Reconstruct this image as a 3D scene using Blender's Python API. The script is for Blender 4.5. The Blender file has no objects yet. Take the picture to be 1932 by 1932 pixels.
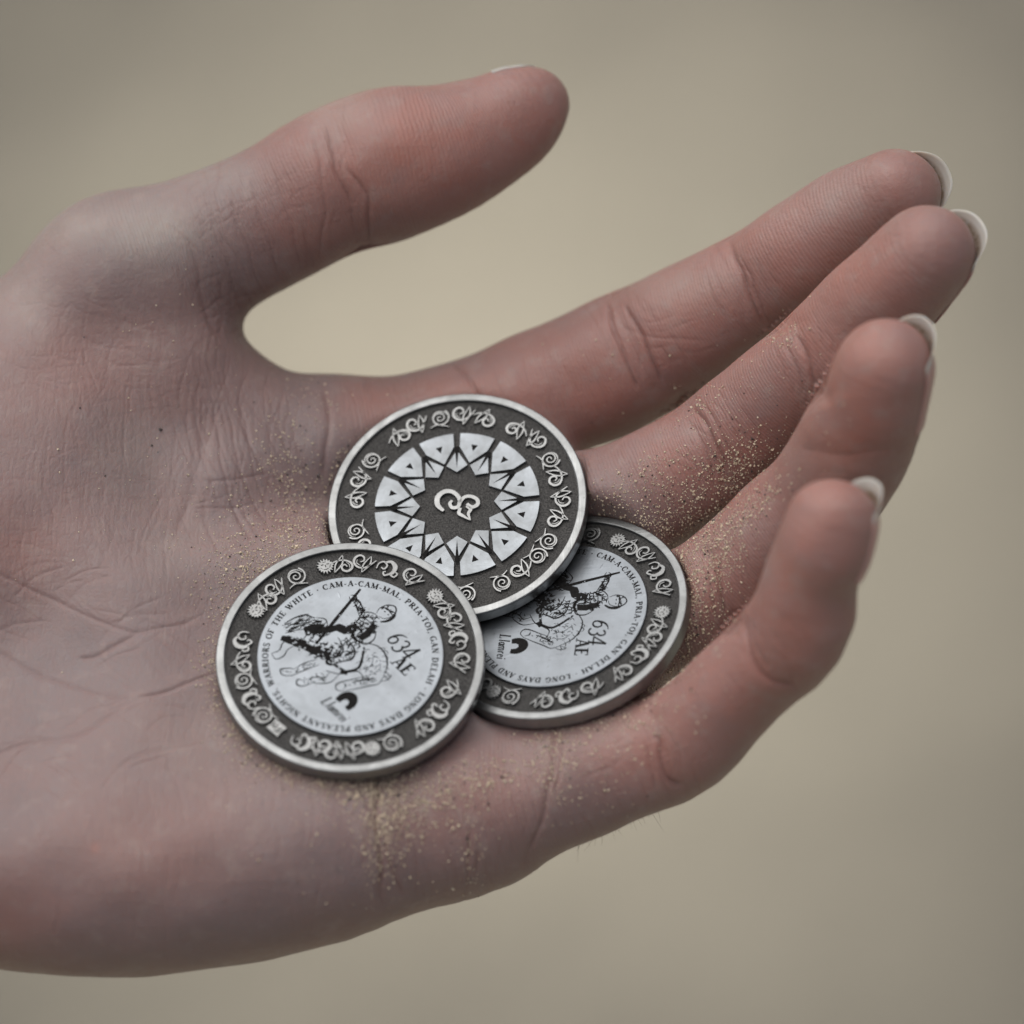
import bpy, math, random
import numpy as np
from mathutils import Vector, Matrix
from mathutils.bvhtree import BVHTree

random.seed(7)
rng = np.random.default_rng(11)
scene = bpy.context.scene
COL = scene.collection

# ------------------------------------------------------------------ camera
# Working frame ("view frame", millimetres): x right, y up in the picture,
# z towards the camera, origin at the focus point above the beach.
PITCH = math.radians(55.0)
DIST = 600.0                     # camera to focus point, mm
PX = 12.88                       # picture units (of 1932) per mm at the focus point
FOCUS = np.array([0.0, 0.0, 1.0])  # world position of the focus point, m
RIGHT = np.array([1.0, 0.0, 0.0])
UP = np.array([0.0, math.sin(PITCH), math.cos(PITCH)])
BACK = np.array([0.0, -math.cos(PITCH), math.sin(PITCH)])
VIEW = np.stack([RIGHT, UP, BACK], axis=1)

def to_world(p):
    return FOCUS + (np.asarray(p, float) * 0.001) @ VIEW.T

def P(u, v, d):
    """point on the sight line through picture point (u, v), d mm in front of the focus plane"""
    k = (DIST - d) / DIST / PX
    return np.array([(u - 966) * k, -(v - 966) * k, d])

cam_data = bpy.data.cameras.new("camera")
cam = bpy.data.objects.new("camera", cam_data)
COL.objects.link(cam)
scene.camera = cam
cam_data.sensor_width = 36.0
cam_data.lens = 36.0 * DIST / (1932 / PX)
cam_data.clip_start = 0.01
cam_data.clip_end = 500.0
cam_data.dof.use_dof = True
cam_data.dof.focus_distance = 0.598
cam_data.dof.aperture_fstop = 8.5
cam_data.dof.aperture_blades = 0
cam_pos = to_world((0, 0, DIST))
cam.matrix_world = Matrix(((RIGHT[0], UP[0], BACK[0], cam_pos[0]),
                           (RIGHT[1], UP[1], BACK[1], cam_pos[1]),
                           (RIGHT[2], UP[2], BACK[2], cam_pos[2]),
                           (0, 0, 0, 1)))

# ------------------------------------------------------------------ light
SUN_ELEV = math.radians(62)
SUN_AZ = math.radians(-42)       # measured from +y towards +x
world = bpy.data.worlds.new("World")
scene.world = world
world.use_nodes = True
wn = world.node_tree.nodes
wl = world.node_tree.links
wn.clear()
w_out = wn.new("ShaderNodeOutputWorld")
w_bg = wn.new("ShaderNodeBackground")
w_sky = wn.new("ShaderNodeTexSky")
w_sky.sky_type = 'NISHITA'
w_sky.sun_disc = False
w_sky.sun_elevation = SUN_ELEV
w_sky.sun_rotation = SUN_AZ
w_sky.dust_density = 4.0
w_sky.air_density = 1.0
w_hsv = wn.new("ShaderNodeHueSaturation")
w_hsv.inputs["Saturation"].default_value = 0.32
w_bg.inputs["Strength"].default_value = 0.095
wl.new(w_sky.outputs[0], w_hsv.inputs["Color"])
wl.new(w_hsv.outputs[0], w_bg.inputs["Color"])
wl.new(w_bg.outputs[0], w_out.inputs["Surface"])

sun_data = bpy.data.lights.new("sun", 'SUN')
sun_data.energy = 2.3
sun_data.angle = math.radians(90)
sun_data.color = (1.0, 0.96, 0.9)
sun = bpy.data.objects.new("sun", sun_data)
COL.objects.link(sun)
to_sun = Vector((math.sin(SUN_AZ) * math.cos(SUN_ELEV), math.cos(SUN_AZ) * math.cos(SUN_ELEV), math.sin(SUN_ELEV)))
sun.rotation_euler = to_sun.to_track_quat('Z', 'Y').to_euler()
sun.location = (0, 2, 5)

scene.view_settings.view_transform = 'Standard'
scene.view_settings.look = 'None'
scene.view_settings.exposure = -0.07
scene.view_settings.gamma = 1.0

# ------------------------------------------------------------------ material helpers
def new_mat(name):
    m = bpy.data.materials.new(name)
    m.use_nodes = True
    nt = m.node_tree
    return m, nt, nt.nodes["Principled BSDF"]

def node(nt, kind, **kw):
    n = nt.nodes.new(kind)
    for k, v in kw.items():
        if k in n.inputs:
            n.inputs[k].default_value = v
        else:
            setattr(n, k, v)
    return n

def mix_rgb(nt, fac, a, b, blend='MIX'):
    n = nt.nodes.new("ShaderNodeMix")
    n.data_type = 'RGBA'
    n.blend_type = blend
    for sock, val in ((n.inputs[0], fac), (n.inputs[6], a), (n.inputs[7], b)):
        if isinstance(val, bpy.types.NodeSocket):
            nt.links.new(val, sock)
        elif isinstance(val, (int, float)):
            sock.default_value = val
        else:
            sock.default_value = (*val, 1.0)
    return n.outputs[2]

def math_node(nt, op, a, b=None, clamp=False):
    n = nt.nodes.new("ShaderNodeMath")
    n.operation = op
    n.use_clamp = clamp
    for i, val in enumerate((a, b)):
        if val is None:
            continue
        if isinstance(val, bpy.types.NodeSocket):
            nt.links.new(val, n.inputs[i])
        else:
            n.inputs[i].default_value = val
    return n.outputs[0]

def ramp(nt, fac, lo, hi, a=0.0, b=1.0):
    n = nt.nodes.new("ShaderNodeMapRange")
    n.clamp = True
    nt.links.new(fac, n.inputs[0])
    n.inputs[1].default_value = lo
    n.inputs[2].default_value = hi
    n.inputs[3].default_value = a
    n.inputs[4].default_value = b
    return n.outputs[0]

def obj_coord(nt, scale=(1, 1, 1), rot=(0, 0, 0)):
    tc = nt.nodes.new("ShaderNodeTexCoord")
    mp = nt.nodes.new("ShaderNodeMapping")
    mp.inputs["Scale"].default_value = scale
    mp.inputs["Rotation"].default_value = rot
    nt.links.new(tc.outputs["Object"], mp.inputs["Vector"])
    return mp.outputs[0]

def noise(nt, vec, scale, detail=4.0, rough=0.55, dist=0.0):
    n = nt.nodes.new("ShaderNodeTexNoise")
    nt.links.new(vec, n.inputs["Vector"])
    n.inputs["Scale"].default_value = scale
    n.inputs["Detail"].default_value = detail
    n.inputs["Roughness"].default_value = rough
    n.inputs["Distortion"].default_value = dist
    return n.outputs["Fac"]

def bump(nt, height, strength, dist, prev=None):
    n = nt.nodes.new("ShaderNodeBump")
    n.inputs["Strength"].default_value = strength
    n.inputs["Distance"].default_value = dist
    nt.links.new(height, n.inputs["Height"])
    if prev is not None:
        nt.links.new(prev, n.inputs["Normal"])
    return n.outputs[0]

# ------------------------------------------------------------------ materials
def make_sand_material():
    m, nt, bs = new_mat("beach_sand")
    co = obj_coord(nt)
    mid = noise(nt, co, 9.0, 4, 0.6)
    fine = noise(nt, co, 700.0, 2, 0.7)
    # lens vignette painted into the sand colour: pale centre, darker and greyer round it
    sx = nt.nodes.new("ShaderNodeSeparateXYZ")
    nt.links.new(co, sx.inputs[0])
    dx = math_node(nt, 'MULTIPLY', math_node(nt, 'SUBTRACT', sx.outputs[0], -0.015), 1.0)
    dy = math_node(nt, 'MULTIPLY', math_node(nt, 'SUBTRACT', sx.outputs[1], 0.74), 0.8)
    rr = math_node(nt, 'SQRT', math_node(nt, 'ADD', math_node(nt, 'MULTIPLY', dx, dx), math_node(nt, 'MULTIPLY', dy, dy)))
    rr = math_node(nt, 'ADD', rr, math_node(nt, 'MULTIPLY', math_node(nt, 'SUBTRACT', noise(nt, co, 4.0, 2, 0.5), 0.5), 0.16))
    vignette = ramp(nt, rr, 0.03, 0.31, 0.0, 1.0)
    other = math_node(nt, 'MULTIPLY', ramp(nt, noise(nt, co, 2.6, 2, 0.5), 0.50, 0.62), ramp(nt, rr, 0.36, 0.55))  # more pale patches painted outside the vignette
    vignette = math_node(nt, 'MULTIPLY', vignette, math_node(nt, 'SUBTRACT', 1.0, other))
    c = mix_rgb(nt, vignette, (0.480, 0.436, 0.343), (0.150, 0.139, 0.116))
    c = mix_rgb(nt, ramp(nt, mid, 0.35, 0.75, 0, 0.15), c, (0.34, 0.31, 0.24))
    c = mix_rgb(nt, ramp(nt, fine, 0.3, 0.7, 0.0, 0.2), c, (0.52, 0.46, 0.36))
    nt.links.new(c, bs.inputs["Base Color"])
    bs.inputs["Roughness"].default_value = 0.95
    bs.inputs["Specular IOR Level"].default_value = 0.2
    b = bump(nt, fine, 0.6, 0.0008)
    nt.links.new(bump(nt, mid, 0.5, 0.02, b), bs.inputs["Normal"])
    return m

def make_skin_material():
    m, nt, bs = new_mat("skin")
    co = obj_coord(nt)
    tint = node(nt, "ShaderNodeVertexColor", layer_name="tint")
    sep = nt.nodes.new("ShaderNodeSeparateColor")
    nt.links.new(tint.outputs["Color"], sep.inputs[0])
    red, crease, pale = sep.outputs[0], sep.outputs[1], sep.outputs[2]
    along = node(nt, "ShaderNodeAttribute", attribute_name="along")
    big = noise(nt, co, 60.0, 3, 0.55)
    blot = noise(nt, co, 140.0, 3, 0.6, 0.6)
    speck = noise(nt, co, 900.0, 3, 0.6)
    base = mix_rgb(nt, ramp(nt, big, 0.3, 0.7), (0.204, 0.155, 0.155), (0.246, 0.168, 0.160))
    redc = mix_rgb(nt, ramp(nt, blot, 0.3, 0.7), (0.385, 0.160, 0.124), (0.360, 0.178, 0.148))
    c = mix_rgb(nt, red, base, redc)
    c = mix_rgb(nt, math_node(nt, 'MULTIPLY', pale, ramp(nt, blot, 0.25, 0.75, 0.45, 1.0)), c, (0.37, 0.325, 0.295))
    # bluish pale mottling under thin skin
    c = mix_rgb(nt, ramp(nt, noise(nt, co, 95.0, 2, 0.5, 1.0), 0.5, 0.75, 0.0, 0.25), c, (0.230, 0.190, 0.196))
    dorsal = node(nt, "ShaderNodeAttribute", attribute_name="dorsal")
    c = mix_rgb(nt, math_node(nt, 'MULTIPLY', dorsal.outputs["Fac"], 0.7), c, (0.275, 0.190, 0.152))
    c = mix_rgb(nt, ramp(nt, speck, 0.35, 0.8, 0.0, 0.16), c, (0.36, 0.21, 0.185))
    c = mix_rgb(nt, ramp(nt, noise(nt, co, 330.0, 2, 0.5), 0.55, 0.72, 0.0, 0.28), c, (0.34, 0.27, 0.245))
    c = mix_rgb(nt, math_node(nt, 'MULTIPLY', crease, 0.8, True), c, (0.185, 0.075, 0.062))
    nt.links.new(c, bs.inputs["Base Color"])
    bs.inputs["Subsurface Weight"].default_value = 0.55
    bs.inputs["Subsurface Radius"].default_value = (1.0, 0.42, 0.28)
    bs.inputs["Subsurface Scale"].default_value = 0.0010
    nt.links.new(ramp(nt, speck, 0.3, 0.7, 0.36, 0.54), bs.inputs["Roughness"])
    bs.inputs["Specular IOR Level"].default_value = 0.38
    # relief: flexion lines and friction ridges, summed in metres
    vor = nt.nodes.new("ShaderNodeTexVoronoi")
    vor.feature = 'DISTANCE_TO_EDGE'
    nt.links.new(obj_coord(nt, (1.0, 0.45, 0.8), (0.3, 0.2, 0.6)), vor.inputs["Vector"])
    vor.inputs["Scale"].default_value = 760.0
    cells = ramp(nt, vor.outputs["Distance"], 0.0, 0.2, 0.0, 0.00002)
    lat = noise(nt, obj_coord(nt, (1.0, 0.13, 0.13), (0.0, 0.0, -0.25)), 560.0, 3, 0.65, 0.4)
    lat2 = noise(nt, obj_coord(nt, (0.12, 0.8, 0.8), (0.0, 0.0, -0.1)), 520.0, 2, 0.6, 0.5)
    ph = math_node(nt, 'ADD', math_node(nt, 'MULTIPLY', along.outputs["Fac"], 2 * math.pi / 0.55),
                   math_node(nt, 'MULTIPLY', big, 20.0))
    ridge = math_node(nt, 'MULTIPLY', math_node(nt, 'SINE', ph), math_node(nt, 'MULTIPLY', tint.outputs["Alpha"], 0.000015))
    grain = math_node(nt, 'MULTIPLY', noise(nt, co, 2300.0, 2, 0.6), 0.00007)
    hsum = math_node(nt, 'ADD', math_node(nt, 'ADD', math_node(nt, 'ADD', cells, grain), ridge),
                     math_node(nt, 'ADD', math_node(nt, 'MULTIPLY', lat, math_node(nt, 'MULTIPLY', big, 0.00015)), math_node(nt, 'MULTIPLY', lat2, 0.0001)))
    b = bump(nt, hsum, 0.9, 1.0)
    nt.links.new(b, bs.inputs["Normal"])
    return m

def make_nail_material():
    m, nt, bs = new_mat("nail_plate")
    vc = node(nt, "ShaderNodeVertexColor", layer_name="tint")
    sep = nt.nodes.new("ShaderNodeSeparateColor")
    nt.links.new(vc.outputs["Color"], sep.inputs[0])
    free, dirt = sep.outputs[0], sep.outputs[1]
    grime = ramp(nt, noise(nt, obj_coord(nt), 1500.0, 3, 0.7), 0.4, 0.65)
    c = mix_rgb(nt, free, (0.50, 0.30, 0.27), (0.50, 0.485, 0.46))
    c = mix_rgb(nt, math_node(nt, 'MULTIPLY', dirt, ramp(nt, noise(nt, obj_coord(nt), 1500.0, 3, 0.7), 0.3, 0.62, 0.45, 1.0)), c, (0.17, 0.11, 0.06))
    nt.links.new(c, bs.inputs["Base Color"])
    bs.inputs["Roughness"].default_value = 0.35
    bs.inputs["Subsurface Weight"].default_value = 0.6
    bs.inputs["Transmission Weight"].default_value = 0.12
    bs.inputs["Subsurface Radius"].default_value = (1, 0.7, 0.5)
    bs.inputs["Subsurface Scale"].default_value = 0.0006
    return m

def make_metal(name, col, dark, rough, brush=0.35):
    m, nt, bs = new_mat(name)
    co = obj_coord(nt)
    pat = noise(nt, co, 260.0, 5, 0.65, 0.5)
    scr = noise(nt, obj_coord(nt, (1.0, 0.05, 1.0), (0, 0, 0.5)), 3800.0, 3, 0.6)
    wear = noise(nt, obj_coord(nt, (0.2, 1.0, 1.0), (0, 0, 1.1)), 900.0, 4, 0.65)
    spots = ramp(nt, noise(nt, co, 1400.0, 2, 0.5), 0.66, 0.76)
    c = mix_rgb(nt, ramp(nt, pat, 0.35, 0.75, 0.0, 0.55), col, dark)
    c = mix_rgb(nt, ramp(nt, wear, 0.55, 0.8, 0.0, 0.35), c, dark)
    c = mix_rgb(nt, math_node(nt, 'MULTIPLY', spots, 0.35), c, (0.1, 0.1, 0.095))
    nt.links.new(c, bs.inputs["Base Color"])
    bs.inputs["Metallic"].default_value = 0.92
    r = math_node(nt, 'ADD', ramp(nt, pat, 0.3, 0.7, rough - 0.05, rough + 0.1), math_node(nt, 'MULTIPLY', scr, 0.06))
    nt.links.new(r, bs.inputs["Roughness"])
    b = bump(nt, noise(nt, co, 110.0, 2, 0.5), 0.5, 0.00016)
    b = bump(nt, scr, brush, 0.00004, b)
    nick = ramp(nt, noise(nt, co, 620.0, 3, 0.6, 0.8), 0.62, 0.74)
    b = bump(nt, nick, 0.35, 0.00005, b)
    nt.links.new(bump(nt, wear, 0.25, 0.00006, b), bs.inputs["Normal"])
    return m

def make_dark_field():
    m, nt, bs = new_mat("oxidised_field")
    co = obj_coord(nt)
    gr = noise(nt, co, 4200.0, 3, 0.7)
    pat = noise(nt, co, 180.0, 4, 0.6)
    c = mix_rgb(nt, ramp(nt, gr, 0.38, 0.72), (0.006, 0.006, 0.006), (0.085, 0.082, 0.08))
    c = mix_rgb(nt, ramp(nt, pat, 0.45, 0.75, 0.0, 0.4), c, (0.040, 0.039, 0.038))
    nt.links.new(c, bs.inputs["Base Color"])
    bs.inputs["Metallic"].default_value = 0.55
    bs.inputs["Roughness"].default_value = 0.5
    nt.links.new(bump(nt, gr, 0.8, 0.00012), bs.inputs["Normal"])
    return m

def make_plain(name, col, rough=0.7, metallic=0.0, var=0.25, scale=900.0):
    m, nt, bs = new_mat(name)
    n = noise(nt, obj_coord(nt), scale, 3, 0.6)
    c = mix_rgb(nt, ramp(nt, n, 0.3, 0.7), tuple(x * (1 - var) for x in col), tuple(min(1, x * (1 + var)) for x in col))
    nt.links.new(c, bs.inputs["Base Color"])
    bs.inputs["Roughness"].default_value = rough
    bs.inputs["Metallic"].default_value = metallic
    return m

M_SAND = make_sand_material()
M_SKIN = make_skin_material()
M_NAIL = make_nail_material()
M_DISC = make_metal("polished_pewter", (0.240, 0.262, 0.288), (0.19, 0.205, 0.22), 0.29, 0.5)
M_PLATE = make_metal("star_plate_pewter", (0.222, 0.242, 0.264), (0.145, 0.15, 0.15), 0.31, 0.5)
M_RIM = make_metal("worn_rim_pewter", (0.275, 0.285, 0.29), (0.13, 0.132, 0.13), 0.30, 0.7)
M_RELIEF = make_metal("relief_pewter", (0.27, 0.277, 0.28), (0.16, 0.16, 0.157), 0.34, 0.3)
M_FIELD = make_dark_field()
M_INK = make_plain("engraved_black", (0.010, 0.0095, 0.0095), 0.75, 0.0, 0.4, 3000.0)
M_INK.node_tree.nodes["Principled BSDF"].inputs["Specular IOR Level"].default_value = 0.12
M_HAIR = make_plain("dark_hair", (0.05, 0.035, 0.025), 0.5)
M_GRAIN_TAN = make_plain("quartz_grain", (0.56, 0.46, 0.34), 0.45, 0.0, 0.45, 2500.0)
M_GRAIN_DARK = make_plain("dark_grain", (0.05, 0.04, 0.035), 0.6, 0.0, 0.4, 2500.0)

# ------------------------------------------------------------------ object helpers
def link_mesh(name, me, mat, parent=None):
    o = bpy.data.objects.new(name, me)
    COL.objects.link(o)
    if mat is not None and len(me.materials) == 0:
        me.materials.append(mat)
    if parent is not None:
        o.parent = parent
    return o

def mesh_from(name, verts, faces, smooth=False, mats=None, fmat=None):
    me = bpy.data.meshes.new(name)
    me.from_pydata([tuple(v) for v in verts], [], faces)
    if mats:
        for mm in mats:
            me.materials.append(mm)
        if fmat is not None:
            me.polygons.foreach_set("material_index", fmat)
    if smooth:
        me.polygons.foreach_set("use_smooth", [True] * len(me.polygons))
    me.update()
    return me

class Build:
    """collects flat relief pieces (mm) in a plane and turns them into one mesh (m)"""
    def __init__(self):
        self.v, self.f, self.m = [], [], []

    def ribbon(self, pts, widths, z0, z1, mi=0):
        pts = [np.array(p, float) for p in pts]
        n = len(pts)
        if isinstance(widths, (int, float)):
            widths = [widths] * n
        b = len(self.v)
        for i in range(n):
            t = pts[min(i + 1, n - 1)] - pts[max(i - 1, 0)]
            L = np.hypot(*t) or 1.0
            nx, ny = -t[1] / L, t[0] / L
            w = widths[i] / 2
            for z, k in ((z0, 1.0), (z1, 0.82)):
                self.v.append((pts[i][0] + nx * w * k, pts[i][1] + ny * w * k, z))
                self.v.append((pts[i][0] - nx * w * k, pts[i][1] - ny * w * k, z))
        for i in range(n - 1):
            a, c = b + 4 * i, b + 4 * i + 4
            self.f.append((a + 2, a + 3, c + 3, c + 2))
            self.f.append((a, a + 2, c + 2, c))
            self.f.append((a + 3, a + 1, c + 1, c + 3))
            self.m += [mi] * 3
        for a, s in ((b, 1), (b + 4 * (n - 1), -1)):
            q = (a, a + 1, a + 3, a + 2)
            self.f.append(q if s > 0 else q[::-1])
            self.m.append(mi)

    def plate(self, poly, z0, z1, mi=0, inset=0.0, star=False):
        poly = [np.array(p, float) for p in poly]
        n = len(poly)
        area = sum(poly[i][0] * poly[(i + 1) % n][1] - poly[(i + 1) % n][0] * poly[i][1] for i in range(n))
        if area < 0:
            poly = poly[::-1]
        b = len(self.v)
        cen = sum(poly) / n
        for p in poly:
            self.v.append((p[0], p[1], z0))
        for p in poly:
            q = p + (cen - p) * inset
            self.v.append((q[0], q[1], z1))
        for i in range(n):
            j = (i + 1) % n
            self.f.append((b + i, b + j, b + n + j, b + n + i))
            self.m.append(mi)
        if star:
            self.v.append((cen[0], cen[1], z1))
            for i in range(n):
                self.f.append((b + n + i, b + n + (i + 1) % n, b + 2 * n))
                self.m.append(mi)
        else:
            self.f.append(tuple(range(b + n, b + 2 * n)))
            self.m.append(mi)

    def mesh(self, name, mats, scale=0.001):
        v = [(x * scale, y * scale, z * scale) for x, y, z in self.v]
        return mesh_from(name, v, self.f, False, mats, self.m)

def spline(pts, k=6):
    pts = [np.array(p, float) for p in pts]
    out = []
    for i in range(len(pts) - 1):
        p0, p1, p2, p3 = pts[max(i - 1, 0)], pts[i], pts[i + 1], pts[min(i + 2, len(pts) - 1)]
        for j in range(k):
            t = j / k
            out.append(0.5 * (2 * p1 + (p2 - p0) * t + (2 * p0 - 5 * p1 + 4 * p2 - p3) * t * t + (3 * p1 - p0 - 3 * p2 + p3) * t ** 3))
    out.append(pts[-1])
    return out

def taper(n, a, m, b):
    return [a + (m - a) * min(1, 2 * t) if t < 0.5 else m + (b - m) * (2 * t - 1) for t in np.linspace(0, 1, n)]

# ------------------------------------------------------------------ ground
def build_ground():
    n, half = 40, 60.0
    s = np.sinh(np.linspace(-4, 4, n)) / math.sinh(4) * half
    verts = [(x, y + 1.0, 0.012 * math.sin(3 * x + 1) * math.sin(2.3 * y)) for y in s for x in s]
    faces = [(j * n + i, j * n + i + 1, (j + 1) * n + i + 1, (j + 1) * n + i) for j in range(n - 1) for i in range(n - 1)]
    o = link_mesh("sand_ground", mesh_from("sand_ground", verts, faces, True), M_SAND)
    o["kind"] = "structure"
    o["label"] = "smooth pale tan beach sand far below the hand"
build_ground()

# ------------------------------------------------------------------ coins: poses
COIN_R, COIN_T = 19.25, 2.4

class Coin:
    def __init__(self, u, v, d, tilt, theta, spin):
        self.top = P(u, v, d)
        t, a = math.radians(tilt), math.radians(theta + 90)
        self.n = np.array([math.sin(t) * math.cos(a), math.sin(t) * math.sin(a), math.cos(t)])
        self.L = np.array([math.cos(math.radians(theta)), math.sin(math.radians(theta)), 0.0])
        self.M = np.cross(self.n, self.L)
        r = math.radians(spin - theta)
        self.X = math.cos(r) * self.L + math.sin(r) * self.M
        self.Y = np.cross(self.n, self.X)
        self.base = self.top - self.n * COIN_T

    def sdf(self, p, above=0.0):
        q = p - (self.top - self.n * COIN_T / 2)
        hh = q @ self.n
        h = np.maximum(-hh, hh - above) - COIN_T / 2
        rad = np.sqrt(np.maximum((q * q).sum(1) - (q @ self.n) ** 2, 0)) - COIN_R
        return np.minimum(np.maximum(h, rad), 0) + np.hypot(np.maximum(h, 0), np.maximum(rad, 0))

    def matrix(self):
        A = VIEW @ np.stack([self.X, self.Y, self.n], axis=1)
        o = to_world(self.base)
        return Matrix([[*A[i], o[i]] for i in range(3)] + [[0, 0, 0, 1]])

COIN_RIDER = Coin(661, 1236, 14.5, 33.4, 0.0, -46.0)     # on top, beside the heel of the hand
COIN_STAR = Coin(862, 950, -3.5, 31.7, 13.2, 2.4)        # leaning over the third
COIN_UNDER = Coin(1052, 1160, 6.5, 45.0, 20.8, -90.5)    # lowest, against the finger roots
COINS = [COIN_RIDER, COIN_STAR, COIN_UNDER]

# ------------------------------------------------------------------ hand: signed distance model
# every station: (u, v, d, radius in picture units)
FINGERS = {
    "thumb": [(215, 525, -20, 143), (330, 480, -20, 138), (435, 446, -19, 138), (542, 392, -18, 134), (628, 345, -17, 140),
              (725, 312, -17, 145), (813, 292, -17, 130), (905, 258, -18, 111), (968, 222, -18, 95), (1000, 200, -18, 75)],
    "index": [(640, 862, -25, 132), (780, 830, -25, 126), (911, 788, -24, 120), (1010, 748, -24, 122), (1104, 716, -23, 128), (1218, 660, -21, 127),
              (1306, 610, -18, 117), (1412, 548, -14, 107), (1480, 502, -11, 105), (1548, 455, -8, 103), (1622, 405, -5, 97), (1688, 368, -2, 88)],
    "middle": [(860, 1060, -11, 128), (1030, 1015, -11, 118), (1180, 952, -10, 118), (1333, 865, -7, 110), (1450, 765, -2, 105),
               (1560, 668, 5, 103), (1625, 605, 8, 105), (1682, 549, 12, 102), (1748, 479, 16, 93)],
    "ring": [(930, 1262, 0, 128), (1080, 1220, 0, 120), (1220, 1172, 0, 114), (1350, 1118, 1, 110), (1470, 1010, 5, 111), (1560, 925, 11, 110),
             (1620, 822, 19, 111), (1650, 752, 24, 101), (1668, 696, 27, 95)],
    "pinky": [(880, 1530, 10, 145), (1000, 1505, 12, 120), (1160, 1450, 13, 108), (1290, 1395, 16, 105), (1400, 1288, 22, 93), (1500, 1192, 28, 103),
              (1530, 1090, 33, 90), (1555, 1030, 36, 92), (1571, 987, 37, 87)],
}
PALM = [
    [(640, 862, -25, 132), (400, 950, -17, 150), (150, 1060, -10, 162), (-350, 1200, -8, 170)],
    [(860, 1060, -11, 128), (250, 1180, -4, 156), (-350, 1290, -5, 165)],
    [(930, 1262, 0, 128), (300, 1350, 3, 152), (-350, 1400, 0, 165)],
    [(880, 1530, 10, 145), (740, 1567, 11, 163), (600, 1594, 12, 188), (400, 1630, 13, 196), (200, 1649, 14, 195), (0, 1634, 14, 192), (-150, 1600, 12, 200), (-400, 1510, 6, 185)],
    [(700, 1420, 6, 130), (250, 1500, 10, 152), (-300, 1480, 4, 165)],
    [(1060, 1330, 4, 110), (800, 1380, 4, 130)],
    # thenar eminence and thumb metacarpal
    [(215, 525, -20, 143), (20, 760, -20, 190), (-200, 1010, -14, 225)],
    [(250, 760, -20, 170), (90, 900, -18, 232), (-120, 1080, -13, 276), (-330, 1250, -8, 240)],
    # webs at the finger roots
    [(930, 835, -24, 112), (1010, 960, -16, 112)],
    [(1110, 1010, -9, 104), (1150, 1130, -3, 104)],
    [(1130, 1230, 1, 104), (1110, 1420, 9, 104)],
    # web between thumb and index
    [(300, 560, -20, 132), (335, 720, -21, 126), (430, 800, -23, 122), (560, 852, -24, 128)],
]
FOREARM = [
    [(-330, 1250, -6, 230), (-600, 1290, -8, 225), (-1350, 1480, -12, 290)],
    [(-400, 1510, 4, 185), (-650, 1560, 0, 210), (-1350, 1760, -6, 280)],
    [(-400, 1400, -4, 190), (-650, 1430, -6, 210), (-1350, 1610, -10, 290)],
]

def chain(st):
    return [(P(u, v, d), r / PX * (DIST - d) / DIST) for u, v, d, r in st]

CH_F = {k: chain(spline(v, 3)) for k, v in FINGERS.items()}
CH_P = [chain(spline(v, 3) if len(v) > 6 else v) for v in PALM]
CH_A = [chain(v) for v in FOREARM]

def smin(a, b, k):
    h = np.maximum(k - np.abs(a - b), 0.0) / k
    return np.minimum(a, b) - h * h * k * 0.25

def seg(p, A, B):
    (a, ra), (b, rb) = A, B
    ba = (b - a).astype(np.float32)
    pa = p - a.astype(np.float32)
    t = np.clip((pa @ ba) / np.float32(ba @ ba), 0, 1)
    q = pa - t[:, None] * ba
    return np.sqrt(np.einsum('ij,ij->i', q, q)) - (np.float32(ra) + t * np.float32(rb - ra)), t

def chain_sdf(p, ch, k):
    d = None
    for A, B in zip(ch[:-1], ch[1:]):
        e, _ = seg(p, A, B)
        d = e if d is None else (smin(d, e, np.float32(k)) if k > 1.5 else np.minimum(d, e))
    return d

def ch_box(ch):
    return (np.min([a - r for a, r in ch], axis=0), np.max([a + r for a, r in ch], axis=0))

BOX_P = [ch_box(c) for c in CH_P + CH_A]
SUB_F = [c[i:i + 4] for c in CH_F.values() for i in range(0, len(c) - 1, 3)]
BOX_F = [ch_box(c) for c in SUB_F]

def hand_sdf(p):
    if len(p) > 30000:
        return np.concatenate([hand_sdf(p[i:i + 30000]) for i in range(0, len(p), 30000)])
    p = p.astype(np.float32)
    lo, hi = p.min(0), p.max(0)
    far = lambda bx: np.linalg.norm(np.maximum(np.maximum(bx[0] - hi, lo - bx[1]), 0)) > 14.0
    palm = np.full(len(p), 30.0, np.float32)
    for ch, bx in zip(CH_P + CH_A, BOX_P):
        if far(bx):
            continue
        e = chain_sdf(p, ch, 5.0 if len(ch) < 9 else 1.0)
        palm = smin(palm, e, np.float32(7.0))
    fing = np.full(len(p), 30.0, np.float32)
    for ch, bx in zip(SUB_F, BOX_F):
        if far(bx):
            continue
        fing = np.minimum(fing, chain_sdf(p, ch, 1.2))
    d = smin(palm, fing, np.float32(5.0))
    for c in COINS:                      # soft flesh gives way under the coins
        e = -(c.sdf(p, 14.0) - 0.22).astype(np.float32)
        h = np.maximum(1.4 - np.abs(d - e), 0.0) / 1.4
        d = np.maximum(d, e) + h * h * 1.4 * 0.25
    return d

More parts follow.
